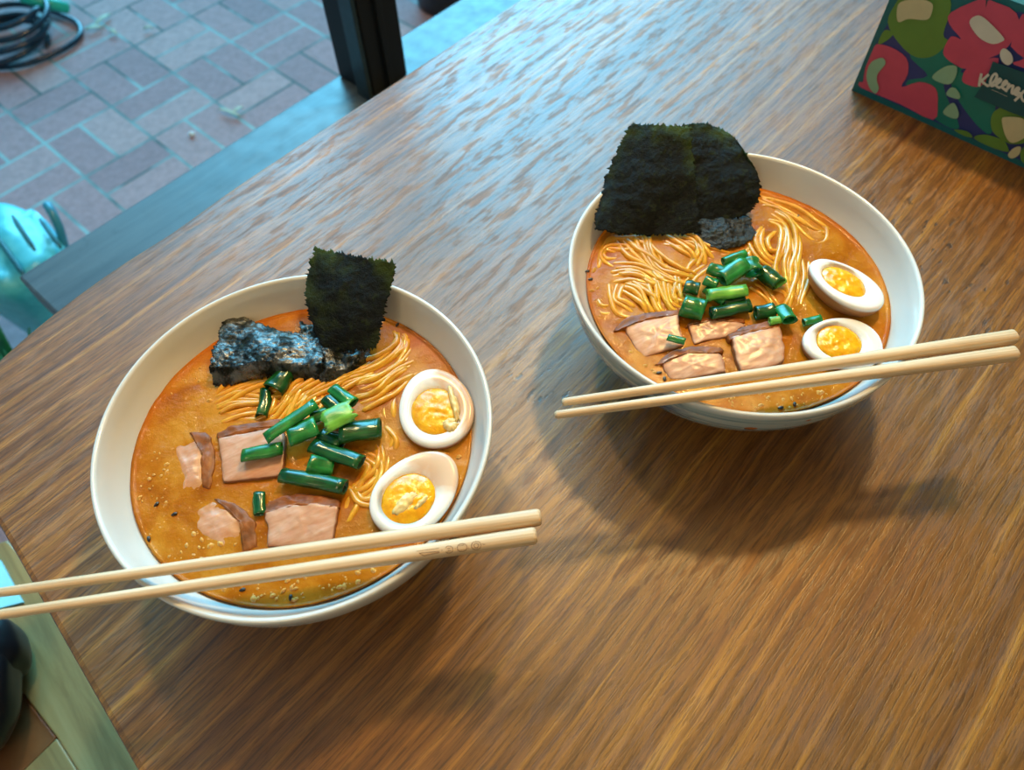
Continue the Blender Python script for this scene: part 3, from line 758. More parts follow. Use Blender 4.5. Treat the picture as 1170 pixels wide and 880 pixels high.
for a in [
    (322, 543, 395, 557, 16, H + .0050, 'dark scallion tube lying just above the brown edged pork slice', 'scal_dark', .02),
    (357, 509, 413, 529, 17, H + .0055, 'thick scallion tube pointing lower right from the left bowl pile', 'scal_dark', -.05),
    (352, 530, 380, 534, 20, H + .0075, 'scallion ring showing its round hole in front of the left bowl pile', 'scal', 0),
    (389, 496, 435, 489, 22, H + .0060, 'stout scallion tube at the right end of the left bowl pile', 'scal_dark', 0),
    (277, 521, 322, 513, 15, H + .0065, 'frayed scallion tip resting on the pale square pork slice', 'scal', .05),
    (330, 500, 362, 486, 22, H + .0085, 'curled scallion with open end in the middle of the left bowl pile', 'scal', .1),
    (303, 501, 361, 461, 13, H + .0115, 'longest scallion tube, slanting at the upper left of the left bowl pile', 'scal', .04),
    (373, 456, 389, 470, 14, H + .0085, 'short scallion piece behind the light split leaf', 'scal_dark', 0),
    (380, 444, 404, 461, 13, H + .0100, 'bluish green scallion tube farthest back in the left bowl pile', 'scal', 0),
    (355, 478, 375, 470, 13, H + .0065, 'scallion piece wedged between the long tube and the split leaf', 'scal', 0),
    (366, 498, 392, 506, 18, H + .0030, 'dark scallion piece buried beneath the left bowl pile', 'scal_dark', 0),
    (296, 563, 297, 588, 12, H + .0020, 'small dark scallion bit standing left of the brown edged pork slice', 'scal_dark', 0),
    (327, 424, 312, 446, 22, H + .0022, 'mottled scallion leaf peeking out under the shiny seaweed', 'scal_dark', .1),
    (304, 446, 298, 476, 12, H + .0012, 'dark wet scallion strip hanging below the shiny seaweed', 'scal_dark', .2)]:
    scallion(*a[:6], a[6], a[7], a[8], grp=GL, z1=(H + .002 if a[0] == 352 else None))
scallion(371, 484, 403, 468, 25, H + .0110, 'light green split scallion leaf on top of the left bowl pile', 'scal_light', .05, split=True, grp=GL, flat=.45)
for a in [
    (812, 358, 857, 349, 15, H + .0045, 'long horizontal scallion tube at the front of the right bowl pile', 'scal_dark', 0),
    (780, 349, 805, 355, 23, H + .0050, 'fat scallion ring at the left front of the right bowl pile', 'scal', 0),
    (782, 327, 799, 330, 15, H + .0045, 'scallion ring sticking out at the left of the right bowl pile', 'scal_dark', 0),
    (863, 358, 884, 354, 15, H + .0035, 'dark scallion piece right of the long horizontal tube', 'scal_dark', 0),
    (879, 367, 892, 365, 9, H + .0055, 'bright green scallion crumb above the large pork slice', 'scal_light', 0),
    (869, 309, 890, 325, 18, H + .0050, 'scallion piece at the right end of the right bowl pile', 'scal_dark', 0),
    (886, 327, 897, 320, 6, H + .0040, 'tiny bright scallion shred at the far right of the right bowl pile', 'scal_light', 0),
    (808, 338, 853, 332, 14, H + .0085, 'pale streaked scallion tube across the middle of the right bowl pile', 'scal_light', .05),
    (805, 320, 820, 325, 11, H + .0095, 'little shiny scallion ring on the left slope of the right bowl pile', 'scal', 0),
    (810, 306, 828, 312, 14, H + .0105, 'shiny scallion tube on the upper left of the right bowl pile', 'scal', 0),
    (824, 319, 851, 301, 19, H + .0110, 'biggest scallion tube on top of the right bowl pile', 'scal', 0),
    (826, 299, 852, 290, 10, H + .0110, 'thin blue green scallion tube farthest back in the right bowl pile', 'scal', 0),
    (856, 298, 862, 312, 19, H + .0090, 'scallion ring at the upper right of the right bowl pile', 'scal', 0),
    (826, 346, 850, 342, 14, H + .0040, 'dark scallion piece buried in the right bowl pile', 'scal_dark', 0),
    (808, 330, 830, 345, 14, H + .0050, 'glossy scallion curl left of the pale streaked tube', 'scal', .1),
    (918, 369, 938, 364, 9, H + .0030, 'lone scallion sliver between the two egg halves of the right bowl', 'scal', 0),
    (763, 385, 783, 390, 8, H + .0062, 'thin scallion sliver lying on the leftmost pork slice of the right bowl', 'scal', 0)]:
    scallion(*a[:6], a[6], a[7], a[8], grp=GRR)
# the ring seen from its end
scallion(893, 352, 903, 366, 16, H + .0045, 'upright scallion ring with broth in its hole, right of the pile', 'scal', 0, z1=H + .0075, grp=GRR)

# ------------------------------------------------------------------ nori
def nori(corners, label, bulge=0.0, fray=.0012, seed=0.0, nu=90, nv=90, crump=.0010, fold=None, edges=None, mat='nori', spike=.0016):
    """corners tl, tr, br, bl as (px, py, z); edges: extra mid points {side: (px,py,z)}"""
    tl, tr, br, bl = [P(*c) for c in corners]
    mids = edges or {}
    def side(a, b, key):
        if key in mids:
            mpt = P(*mids[key]); return lambda t: a * (1 - t) ** 2 + (2 * mpt - (a + b) / 2) * 2 * t * (1 - t) + b * t * t
        return lambda t: a.lerp(b, t)
    T, B_, L_, R_ = side(tl, tr, 't'), side(bl, br, 'b'), side(tl, bl, 'l'), side(tr, br, 'r')
    nrm = (tr - tl).cross(bl - tl).normalized()
    if nrm.z < 0: nrm = -nrm
    vs, fs, fr = [], [], []
    for j in range(nv + 1):
        v = j / nv
        for i in range(nu + 1):
            u = i / nu
            p = T(u) * (1 - v) + B_(u) * v + L_(v) * (1 - u) + R_(v) * u - (tl * (1 - u) * (1 - v) + tr * u * (1 - v) + bl * (1 - u) * v + br * u * v)
            p = p + nrm * (bulge * math.sin(math.pi * u) * math.sin(math.pi * v))
            p = p + nrm * (crump * (1.6 * nz(p, 55, seed) + .8 * nz(p, 160, seed + 2) + .35 * nz(p, 500, seed + 4)))
            if fold: p = p + nrm * fold(u, v)
            d = min(i, nu - i, j, nv - j); fr.append(max(0.0, 1 - min(i * 1.6, (nu - i) * 1.6, j) / 24.0) * max(0.0, 1 - v * 1.6))
            if d < 2:
                out = ((tr - tl).normalized() * (1 if i > nu / 2 else -1) if min(i, nu - i) < 2 else Vector()) + ((bl - tl).normalized() * (1 if j > nv / 2 else -1) if min(j, nv - j) < 2 else Vector())
                k = 1 if d == 0 else .4
                p = p + out * (fray * k * (1.2 * nz(p, 500, seed + 7) + random.uniform(-.5, .6)) + (spike * max(0, random.random() - .62) * 2.2 if d == 0 else 0))
            vs.append(p)
    for j in range(nv):
        for i in range(nu): a = j * (nu + 1) + i; fs.append((a, a + 1, a + nu + 2, a + nu + 1))
    base = bl.copy()
    o = link('nori_sheet', vs, fs, M[mat], None, base)
    at = o.data.attributes.new('fray', 'FLOAT', 'POINT')
    for i, v in enumerate(fr): at.data[i].value = v
    mod(o, 'SOLIDIFY', thickness=.0005, offset=0)
    return tag(o, label, 'seaweed', 'toasted seaweed sheets')
# left bowl: upright sheet over the rim, folded shiny sheet, dark sheet between
nori([(362, 284, RIM + .016), (452, 301, RIM + .016), (430, 398, H + .009), (372, 402, H + .007)], 'upright dark seaweed sheet leaning over the far rim of the left bowl', bulge=.002, seed=1, crump=.0007,
     edges={'l': (350, 342, RIM + .003)})
nori([(264, 350, H + .0050), (372, 374, H + .0045), (368, 424, H + .0095), (238, 428, H + .0105)], 'crumpled shiny seaweed sheet reflecting blue light in the left bowl', bulge=.002, seed=2, crump=.0016, mat='nori_wet', spike=.0006,
     fold=lambda u, v: -.0085 * max(0, (v - .86) / .14) ** 1.2 - .0012 * math.sin(u * 9), edges={'l': (247, 392, H + .0080), 't': (318, 378, H + .0065), 'b': (302, 422, H + .0100)})
nori([(344, 370, H + .0050), (418, 384, H + .0040), (424, 404, H + .0030), (342, 426, H + .0065)], 'dark wet seaweed sheet lying under the upright one in the left bowl', bulge=.004, seed=3, crump=.0018, mat='nori_wet', spike=.0006,
     fold=lambda u, v: -.006 * max(0, (v - .86) / .14) - .001 * math.sin(u * 14), edges={'b': (388, 432, H + .0040)})
# right bowl
nori([(722, 141, RIM + .019), (788, 146, RIM + .018), (800, 266, H + .004), (680, 262, H + .012)], 'left seaweed sheet with green frayed top standing in the right bowl', bulge=.005, seed=4,
     edges={'l': (694, 200, RIM + .004), 'b': (735, 268, H + .004)})
nori([(772, 144, RIM + .014), (852, 178, RIM + .008), (852, 246, H + .006), (780, 262, H + .002)], 'right seaweed sheet with rounded top standing in the right bowl', bulge=.003, seed=5,
     edges={'r': (868, 214, RIM - .002), 't': (822, 146, RIM + .013)})
nori([(785, 246, H + .004), (850, 240, H + .004), (863, 268, H + .003), (798, 270, H + .003)], 'small glossy wet seaweed flap below the standing sheets of the right bowl', bulge=.003, seed=6, mat='nori_damp', spike=.0005, crump=.0016,
     edges={'b': (830, 285, H + .001)})

# ------------------------------------------------------------------ chopsticks
def chopstick(thick, tip, z, label, grp, w0=.0037, w1=.0021, engr=False, length=2.43 * S):
    p0 = P(*thick, z); p1 = P(*tip, z - .0008); ax = (p1 - p0).normalized(); side = Z.cross(ax).normalized(); up = ax.cross(side)
    p1 = p0 + ax * length
    rot = Matrix((ax, side, up)).transposed().to_4x4()
    e = empty('chopstick', p0, label, 'chopstick', grp); e.matrix_world = Matrix.Translation(p0) @ rot
    vs, fs = [], []; n, seg = 26, 20
    prof = [(0, .72), (.0007, .93), (.002, 1.0)] + [(length * k / n, 1.0) for k in range(1, n)] + [(length - .0012, .95), (length, .6)]
    for x, k in prof:
        t = x / length; w = (w0 * (1 - t) + w1 * t) * k; sq = .5 * (1 - t) ** 1.0
        for i in range(seg):
            a = 2 * math.pi * (i + .5) / seg; cx_, sy_ = math.cos(a), math.sin(a); q = 1 / max(abs(cx_), abs(sy_))
            rr = 1 + (min(q, 1.30) - 1) * sq
            vs.append(Vector((x, w * rr * cx_, w * rr * sy_)))
    for r in range(len(prof) - 1):
        for i in range(seg): j = (i + 1) % seg; fs.append((r * seg + i, r * seg + j, (r + 1) * seg + j, (r + 1) * seg + i))
    fs.append(tuple(range(seg))); fs.append(tuple(range((len(prof) - 1) * seg, len(prof) * seg)))
    fixn(link('shaft', vs, fs, M['bamboo'], e))
    if engr:
        # burnt decoration on the side facing up and towards the viewer
        vs, fs = [], []
        def onsurf(x, y):       # wrap a flat mark on the rounded shaft
            t = x / length; w = (w0 * (1 - t) + w1 * t); a = y / (w * 1.12)
            ang = R(ENG_A) + a; c_, s_ = math.cos(ang), math.sin(ang); q = 1 + (min(1 / max(abs(c_), abs(s_)), 1.30) - 1) * .5 * (1 - t)
            rr = w * q + .00008
            return Vector((x, rr * c_, rr * s_))
        def ribbon(pl, wd=.00028):
            for (xa, ya), (xb, yb) in zip(pl, pl[1:]):
                L = math.hypot(xb - xa, yb - ya) or 1e-6; nx_, ny_ = -(yb - ya) / L * wd / 2, (xb - xa) / L * wd / 2; st = len(vs)
                vs.extend([onsurf(xa + nx_, ya + ny_), onsurf(xb + nx_, yb + ny_), onsurf(xb - nx_, yb - ny_), onsurf(xa - nx_, ya - ny_)]); fs.append((st, st + 1, st + 2, st + 3))
        def ring(cx_, cy_, rx, ry, a0=0, a1=360, n=18): ribbon([(cx_ + rx * math.cos(R(a0 + (a1 - a0) * k / n)), cy_ + ry * math.sin(R(a0 + (a1 - a0) * k / n))) for k in range(n + 1)])
        mm = .001
        ring(27 * mm, 0, 2.1 * mm, 2.0 * mm); ring(27 * mm, 0, 1.0 * mm, 1.0 * mm)                       # double ring
        ribbon([(24 * mm, 0), (23.2 * mm, 0)]); ribbon([(30.2 * mm, -.6 * mm), (30.9 * mm, -.6 * mm)]); ribbon([(24.3 * mm, 0.5 * mm), (24.0 * mm, .5 * mm)])
        ring(33.2 * mm, 0, 2.1 * mm, 1.9 * mm)
        for dx in (-.9, -.3, .3, .9): ribbon([(33.2 * mm + dx * mm, -1.3 * mm), (33.2 * mm + dx * mm, 1.3 * mm)])
        ring(39 * mm, 0, 1.7 * mm, 1.6 * mm, 30, 330); ribbon([(38.2 * mm, -.5 * mm), (39.8 * mm, -.5 * mm)]); ribbon([(38.2 * mm, .5 * mm), (39.8 * mm, .5 * mm)])
        ribbon([(36.4 * mm, 0), (36.0 * mm, 0)]); ribbon([(41.8 * mm, 0), (42.3 * mm, 0)])
        ribbon([(43.2 * mm, -.7 * mm), (50 * mm, -1.1 * mm), (52 * mm, .3 * mm), (49 * mm, .1 * mm), (43.2 * mm, -.2 * mm)])
        ribbon([(43.2 * mm, 1.2 * mm), (53 * mm, 1.3 * mm)], .0002)
        o = link('engraving', vs, fs, M['burn'], e, smooth=False); o['label'] = 'thin dark burnt rings and line motif'
    return e
M['burn'] = plain('burnt_mark', (.16, .07, .03), .6)
ENG_A = 62
CHZ = RIM + .0040
chopstick((618, 591), (1, 677), CHZ, 'plain bamboo chopstick on the left bowl, the farther of its pair', 'chopsticks resting on the left bowl')
chopstick((613, 612), (2, 702), CHZ, 'bamboo chopstick with engraved rings on the left bowl, nearest the viewer', 'chopsticks resting on the left bowl', engr=True)
chopstick((1160, 385), (659, 457.5), CHZ, 'bamboo chopstick on the right bowl, the farther of its pair', 'chopsticks resting on the right bowl')
chopstick((1161, 404), (652, 472), CHZ, 'bamboo chopstick on the right bowl, the nearer of its pair', 'chopsticks resting on the right bowl')

# ------------------------------------------------------------------ tissue box
BA, BB = P(973, 103), P(1170, 192)
bu = (BB - BA).normalized(); bn = Vector((-bu.y, bu.x, 0))      # away from the viewer
if bn.y < 0: bn = -bn
BH, BLN, BDP = .1050, .235, .118
def face_pt(px, py, off=0.0):
    d = ray(px, py); o = Vector((0, 0, CAMZ)); t = (BA - o).dot(bn) / d.dot(bn); return o + d * t - bn * off
cols = {'teal': (.007, .13, .14), 'green': (.13, .26, .04), 'red': (.60, .075, .13), 'navy': (.030, .045, .18), 'cream': (.60, .52, .28), 'mint': (.27, .46, .28), 'sea': (.008, .19, .14), 'tag': (.005, .075, .085), 'pale': (.66, .62, .50)}
mats = []; mi = {}
for k, c_ in cols.items(): mi[k] = len(mats); mats.append(plain('carton_' + k, c_, .45, var=.06, bump=.05))
vs, fs, ix = [], [], []
def addf(pts, key):
    st = len(vs); vs.extend(pts); fs.append(tuple(range(st, st + len(pts)))); ix.append(mi[key])
c8, f8 = box_vf(BA + bu * (BLN / 2) + bn * (BDP / 2) + Z * (BH / 2), bu, bn, Z, BLN / 2, BDP / 2, BH / 2)
st = len(vs); vs.extend(c8); fs.extend([tuple(st + i for i in f) for f in f8]); ix.extend([mi['teal']] * 6)
LAY = [0]
def shape(pl, key, sm=4):
    """pl: points in a x4.4 enlargement of the photo corner at (960, 0)"""
    LAY[0] += 1; off = .00012 * LAY[0]
    pts = [face_pt(960 + x / 4.4, y / 4.4) for x, y in pl]
    pts = catmull(pts, sm, closed=True) if sm > 1 else pts
    o2 = []
    for p in pts:
        a = max(.0035, min(BLN - .003, (p - BA).dot(bu))); z = max(.0045, min(BH - .004, p.z)); q = BA + bu * a; o2.append(Vector((q.x, q.y, z)) - bn * off)
    addf(o2, key)
def fshape(pl, key, sm=4):     # in centimetres on the face, for the part beyond the photo
    LAY[0] += 1
    pts = [BA + bu * (x * .01) + Z * (y * .01) for x, y in pl]; pts = catmull(pts, sm, closed=True)
    addf([p - bn * (.00012 * LAY[0]) for p in pts], key)
shape([(255, 90), (470, 250), (560, 60), (920, 60), (1000, 900), (640, 690), (100, 440), (170, 230)], 'navy', 1)
shape([(350, 270), (540, 200), (620, 340), (520, 430), (600, 640), (480, 600), (330, 420), (440, 380)], 'sea')
shape([(600, 360), (760, 440), (780, 560), (760, 670), (700, 640), (620, 540), (560, 430)], 'sea')
shape([(240, 110), (290, 0), (350, -90), (500, -80), (560, 20), (520, 170), (545, 210), (470, 280), (380, 285), (300, 220)], 'green')
shape([(190, 222), (225, 150), (268, 165), (240, 200)], 'green')
shape([(130, 300), (160, 225), (250, 232), (335, 290), (342, 370), (310, 435), (400, 410), (480, 440), (492, 520), (468, 600), (300, 520), (110, 440), (100, 410), (118, 405)], 'red', 3)
shape([(560, 60), (720, -10), (735, 35), (760, -8), (890, 65), (885, 160), (830, 250), (730, 300), (640, 345), (560, 310), (520, 260), (560, 180), (612, 195), (552, 120)], 'red', 3)
shape([(615, 400), (640, 340), (720, 300), (800, 290), (770, 360), (710, 430), (650, 425)], 'red', 3)
shape([(860, 230), (900, 100), (940, 60), (1000, 120), (980, 330), (900, 330), (870, 310), (930, 290)], 'red', 2)
shape([(760, 620), (775, 560), (850, 520), (960, 500), (1010, 600), (960, 700), (860, 720), (780, 670)], 'green')
shape([(675, 690), (730, 672), (820, 700), (850, 745), (840, 760), (760, 735)], 'green')
shape([(575, 648), (640, 655), (670, 685), (630, 680)], 'green')
shape([(910, 760), (960, 720), (1000, 800), (930, 830)], 'green')
shape([(290, 50), (310, 5), (400, -10), (465, 10), (468, 50), (440, 95), (350, 90), (298, 106)], 'cream')
shape([(655, 110), (685, 75), (730, 85), (825, 180), (815, 205), (765, 215), (700, 180)], 'pale')
shape([(138, 370), (160, 310), (215, 285), (233, 315), (195, 365), (190, 400), (200, 440), (180, 465), (150, 430)], 'mint')
shape([(468, 380), (530, 330), (588, 325), (590, 370), (560, 415), (510, 410)], 'mint')
shape([(540, 470), (560, 435), (590, 440), (610, 480), (590, 490)], 'mint')
shape([(525, 550), (575, 510), (602, 560), (590, 590), (540, 575)], 'mint')
shape([(810, 260), (830, 235), (865, 260), (875, 300), (850, 320), (820, 300)], 'pale')
shape([(820, 600), (840, 580), (930, 590), (960, 660), (880, 710), (840, 680)], 'cream')
shape([(850, 770), (880, 735), (915, 730), (905, 770), (870, 788)], 'cream')
shape([(775, 300), (925, 352), (1010, 385), (960, 590), (865, 556), (682, 478), (740, 400)], 'tag', 1)
# beyond the photo edge
for pl, k in [([(16, 2), (18, 1), (20, 3), (20, 6), (17, 7), (15.5, 4)], 'red'), ([(16, 7), (19, 7.5), (21, 9.5), (18, 9.8), (15.8, 9)], 'green'), ([(20.5, .8), (22.6, 1), (22.8, 5), (21, 5)], 'sea'),
              ([(17, 3.5), (18.5, 3), (18.5, 5), (17.4, 5.4)], 'pale'), ([(21.4, 6), (22.8, 6.4), (22.4, 9), (21.2, 8)], 'red')]: fshape(pl, k)
# brush script lettering
def script(pl, wd):
    pts = catmull([Vector((x, y, 0)) for x, y in pl], 4) if len(pl) > 2 else [Vector((x, y, 0)) for x, y in pl]
    for i in range(len(pts)):
        LAYo = .00012 * (LAY[0] + 2) + .00001 * (i % 7)
        if i < len(pts) - 1:
            a, b_ = pts[i], pts[i + 1]; d = (b_ - a); 
            if d.length < 1e-6: continue
            d.normalize(); nn = Vector((-d.y, d.x, 0)) * wd / 2; a = a - d * wd * .2; b_ = b_ + d * wd * .2
            quad = [face_pt(1080 + q.x / 9.78, 60 + q.y / 9.78, LAYo) for q in (a + nn, b_ + nn, b_ - nn, a - nn)]
            addf(quad, 'pale')
for pl in ([(428, 215), (412, 280), (402, 350)], [(508, 222), (462, 262), (430, 292), (460, 318), (498, 348)], [(498, 348), (560, 310), (600, 245), (585, 212), (548, 245), (526, 310), (545, 350)],
           [(545, 350), (600, 325), (644, 290), (630, 268), (598, 300), (596, 345), (625, 368)], [(625, 368), (672, 345), (712, 312), (700, 290), (668, 320), (662, 365), (690, 388)],
           [(738, 322), (718, 370), (702, 408)], [(706, 392), (748, 352), (782, 348), (772, 390), (768, 425), (785, 432)], [(785, 432), (822, 412), (850, 385), (838, 366), (806, 392), (798, 432), (822, 452)],
           [(905, 400), (858, 455), (800, 512)], [(822, 452), (845, 425), (870, 440), (880, 490), (905, 520)]): script(pl, 29)
script([(540, 388), (630, 425), (715, 466)], 4)
tbx = link('tissue_box', vs, fs, mats, None, BA, smooth=False, matidx=ix)
tag(tbx, 'teal tissue carton printed with red and green flowers at the top right', 'tissue box')
# opening rim with a tissue on the top
M['tissue'] = plain('white_tissue', (.75, .75, .74), .8)

# ------------------------------------------------------------------ chair at the table end
M['pine'] = None
def pine_mat():
    t = NT('pale_pine'); n1 = t.noise(t.coords(scale=(60, 6, 60), rotz=R(40)), 1.0, 5, .6, .6); n2 = t.noise(t.coords(scale=(30, 30, 30)), 1.0, 2)
    c = t.ramp(n1, [(.3, (.17, .115, .040)), (.55, (.30, .225, .085)), (.75, (.37, .29, .125))])
    c = t.mix(t.ramp(n2, [(.74, 0.0), (.77, .8)]), c, (.06, .04, .02)); t.col(c); t.set(Roughness=.4); t.bump(n1, .15, .0008); return t.m
M['pine'] = pine_mat(); M['seat'] = plain('brown_seat_board', (.17, .075, .025), .4, var=.25, nscale=25)
SZ = -0.30
def prism(name, px, z, th, mat, parent, base):
    pts = [P(x, y, z) for x, y in px]; n = len(pts); vs = pts + [p - Z * th for p in pts]
    fs = [tuple(range(n)), tuple(range(2 * n - 1, n - 1, -1))] + [(i, n + i, n + (i + 1) % n, (i + 1) % n) for i in range(n)]
    o = fixn(link(name, vs, fs, mat, parent, base, smooth=False)); mod(o, 'BEVEL', width=.0015, segments=2); return o
q0 = P(60, 800, SZ); chb = Vector((q0.x, q0.y, FZ))
ch = empty('wooden_chair', chb, 'pale pine chair with a brown seat pushed against the table end', 'chair')
prism('side_rail', [(-60, 640), (8, 617), (200, 830), (250, 880), (300, 960), (140, 960), (87, 878), (65, 843), (29, 796), (-60, 690)], SZ, .025, M['pine'], ch, chb)
prism('seat_board', [(-62, 690), (29, 796), (65, 843), (30, 877), (-100, 1000), (-240, 860)], SZ - .004, .015, M['seat'], ch, chb)
prism('front_rail', [(65, 843), (87, 878), (140, 960), (-20, 1060), (-110, 1010), (30, 877)], SZ - .001, .025, M['pine'], ch, chb)
for (x, y) in ((-22, 668), (200, 910), (-20, 1010), (-170, 870)):
    q = P(x, y, SZ - .02); box('leg', Vector((q.x, q.y, (SZ - .02 + FZ) / 2)), .016, .016, (SZ - .02 - FZ) / 2, M['pine'], ch, chb, bev=.003)

# black glossy bag lying on the chair
M['patent'] = plain('black_patent_leather', (.004, .004, .006), .33, var=.2, nscale=30, bump=.1)
M['strap'] = plain('black_strap', (.010, .012, .016), .4)
def ellipsoid(name, c, rx, ry, rz, mat, parent=None, base=None, seed=0.0, lump=.06, rot=0.0, n=28, p=2.0):
    vs, fs = [], []
    def sg(v, e): return math.copysign(abs(v) ** e, v)
    for i in range(n + 1):
        ph = math.pi * i / n
        for k in range(n * 2):
            th = math.pi * k / n; d = Vector((math.sin(ph) * math.cos(th), math.sin(ph) * math.sin(th), math.cos(ph)))
            d2_ = Vector((sg(d.x, 2 / p), sg(d.y, 2 / p), sg(d.z, 2 / p))); q = 1 + lump * nz(d, 1.6, seed)
            x, y, z = d2_.x * rx * q, d2_.y * ry * q, d2_.z * rz * q
            vs.append(Vector(c) + Vector((x * math.cos(rot) - y * math.sin(rot), x * math.sin(rot) + y * math.cos(rot), z)))
    for i in range(n):
        for k in range(n * 2): j = (k + 1) % (n * 2); fs.append((i * 2 * n + k, (i + 1) * 2 * n + k, (i + 1) * 2 * n + j, i * 2 * n + j))
    return fixn(link(name, vs, fs, mat, parent, base))
bc = P(-38, 792, SZ + .035); bb = Vector((bc.x, bc.y, SZ))
bag = empty('black_bag', bb, 'shiny black bag lying on the chair at the lower left edge', 'bag')
ellipsoid('bag_body', bb + Z * .034, .040, .062, .033, M['patent'], bag, bb, 1.0, .08, R(15), p=2.4)
fl = P(-16, 742, SZ + .045); ellipsoid('bag_flap', Vector((fl.x, fl.y, SZ + .030)), .022, .030, .028, M['patent'], bag, bb, 2.0, .08, R(30), p=2.4)
M['sky_reflection'] = plain('light_blue_sky_reflection', (.30, .78, .95), .4, var=.05)  # sky reflection on the glossy chair, painted as a pale blue sheet
bp = [P(x, y, SZ + .004) for x, y in ((-40, 610), (0, 640), (26, 688), (-20, 700), (-60, 660))]
vs = bp + [p - Z * .003 for p in bp]; n = 5
o = fixn(link('sky_reflection_sheet', vs, [tuple(range(n)), tuple(range(2 * n - 1, n - 1, -1))] + [(i, n + i, n + (i + 1) % n, (i + 1) % n) for i in range(n)], M['sky_reflection'], None, bp[1] - Z * .003, smooth=False))
tag(o, 'light blue sheet painted as a sky reflection on the chair behind the black bag', 'painted reflection')

# ------------------------------------------------------------------ outside things
M['hose'] = plain('dark_blue_hose', (.004, .022, .050), .2, var=.2)
M['teal_plastic'] = plain('turquoise_plastic', (.01, .48, .40), .35, var=.08)
hc = P(18, 50, GZ + .012)
hs = empty('garden_hose', Vector((hc.x, hc.y, GZ)), 'coiled dark blue garden hose on the brick paving', 'hose'); HB = Vector(hs.location)
def px_path(pl, z): return [P(x, y, z if len(q) == 0 else z + q[0]) for x, y, *q in pl]
vs, fs = [], []
coil = []
turns = 4.0; nseg = 150
ctr = P(30, 42, GZ); ctr2 = P(8, 60, GZ)
rad = (P(72, 42, GZ) - P(14, 42, GZ)).length / 2 * 1.35
for i in range(nseg):
    a = 2 * math.pi * turns * i / nseg; t = i / nseg; r = rad * (1.15 - .15 * t) * (1 + .05 * math.sin(a * .7)); c = ctr2.lerp(ctr, t)
    coil.append(Vector((c.x + r * math.cos(a), c.y + r * math.sin(a), GZ + .012 + .085 * t + .004 * math.sin(a * 1.3))))
tube_path(coil, .0085, vs, fs, 10)
fixn(link('coil', vs, fs, M['hose'], hs, HB))
vs, fs = [], []
tube_path(catmull(px_path([(-30, 74), (0, 77), (30, 73), (60, 62), (82, 50), (92, 38), (88, 26), (70, 17), (50, 10)], GZ + .012), 8), .008, vs, fs, 10)
fixn(link('loose_loop', vs, fs, M['hose'], hs, HB))
vs, fs = [], []
pa_, pb_ = P(22, -4, GZ + .10), P(80, 10, GZ + .045)
tube_path([pa_, pa_.lerp(pb_, .05), pa_.lerp(pb_, .4), pa_.lerp(pb_, .42), pa_.lerp(pb_, .95), pb_], .017, vs, fs, 14)
o = fixn(link('nozzle', vs, fs, M['teal_plastic'], hs, HB)); o['label'] = 'bright turquoise plastic nozzle'

# dark planter foot at the top
M['dark_plastic'] = plain('dark_planter', (.012, .018, .026), .35)
dc = P(512, -22, GZ + .06); dB = Vector((dc.x, dc.y, GZ))
pl = lathe('planter', [(0, .002), (.085, .0), (.10, .003), (.10, .02), (.125, .20), (.135, .20), (.135, .22), (.122, .22), (.118, .19), (.0, .185)], M['dark_plastic'], None, dB, 48, ctr=dB)
tag(pl, 'dark round planter on the bricks beyond the window ledge', 'planter')
# dry leaves
M['dry'] = plain('dry_leaf', (.42, .42, .30), .7, var=.25)
def leaf(px, py, ln, wd, ang, label):
    c = P(px, py, GZ + .006); vs, fs = [], []; n = 8
    for i in range(n + 1):
        t = i / n; w = wd * math.sin(math.pi * min(1, t * .94 + .03)) ** .8
        for s in (-1, 0, 1): vs.append(c + Vector(((t - .5) * ln, s * w / 2, .006 * math.sin(t * 3) + .004 * abs(s))))
    for i in range(n):
        for k in (0, 1): a = i * 3 + k; fs.append((a, a + 1, a + 4, a + 3))
    rm = Matrix.Rotation(ang, 3, 'Z'); vs = [c + rm @ (v - c) for v in vs]
    o = link('dry_leaf', vs, fs, M['dry'], None, c); mod(o, 'SOLIDIFY', thickness=.0012); tag(o, label, 'leaf', 'dry leaves on the bricks')
for a in [(118, 24, .07, .018, 1.1, 'pale upright dry leaf right of the hose coil'), (108, 34, .05, .02, .2, 'curled dry leaf against the hose coil'), (130, 38, .04, .014, 2.4, 'small dry leaf between hose and brick joint'),
          (262, 130, .075, .012, -.5, 'long thin dry leaf near the window ledge'), (272, 128, .04, .012, .9, 'short dry leaf crossing the long thin one'), (170, 34, .03, .012, 0, 'tiny leaf crumb on the dark brick joint')]: leaf(*a)
M['pebble'] = plain('white_pebble', (.7, .75, .75), .6)
pc = P(219, 153, GZ + .006); tag(ellipsoid('pebble', pc, .008, .007, .006, M['pebble'], None, pc, 3), 'little white pebble on a brick before the window ledge', 'pebble')

# turquoise pleated plastic bag with a handle, plants beside it
def bag_mat():
    t = NT('turquoise_film'); n = t.noise(t.coords(), 30, 4, .6)
    t.col(t.ramp(n, [(.3, (.04, .42, .52)), (.7, (.14, .66, .74))])); t.set(Roughness=.3); t.bump(n, .3, .003); return t.m
M['bagfilm'] = bag_mat()
BZ = GZ + .30
gb = P(20, 300, BZ - .05); GB = Vector((gb.x, gb.y, GZ))
pb0 = empty('pleated_sack', GB, 'turquoise pleated plastic sack standing on the bricks by the ledge', 'sack')
vs, fs = [], []; NU, NV = 96, 18
rim_px = [(-50, 262), (-20, 246), (8, 240), (35, 244), (52, 247), (64, 262), (78, 288), (66, 316), (36, 334), (0, 342), (-50, 330)]
rim_w = catmull([P(x, y, BZ) for x, y in rim_px], 10, closed=True); nr_ = len(rim_w); cc = sum(rim_w, Vector()) / nr_
sa_, sb_ = P(14, 246, BZ), P(36, 282, BZ); SDd = (sb_ - sa_).normalized(); SD = Vector((-SDd.y, SDd.x, 0))
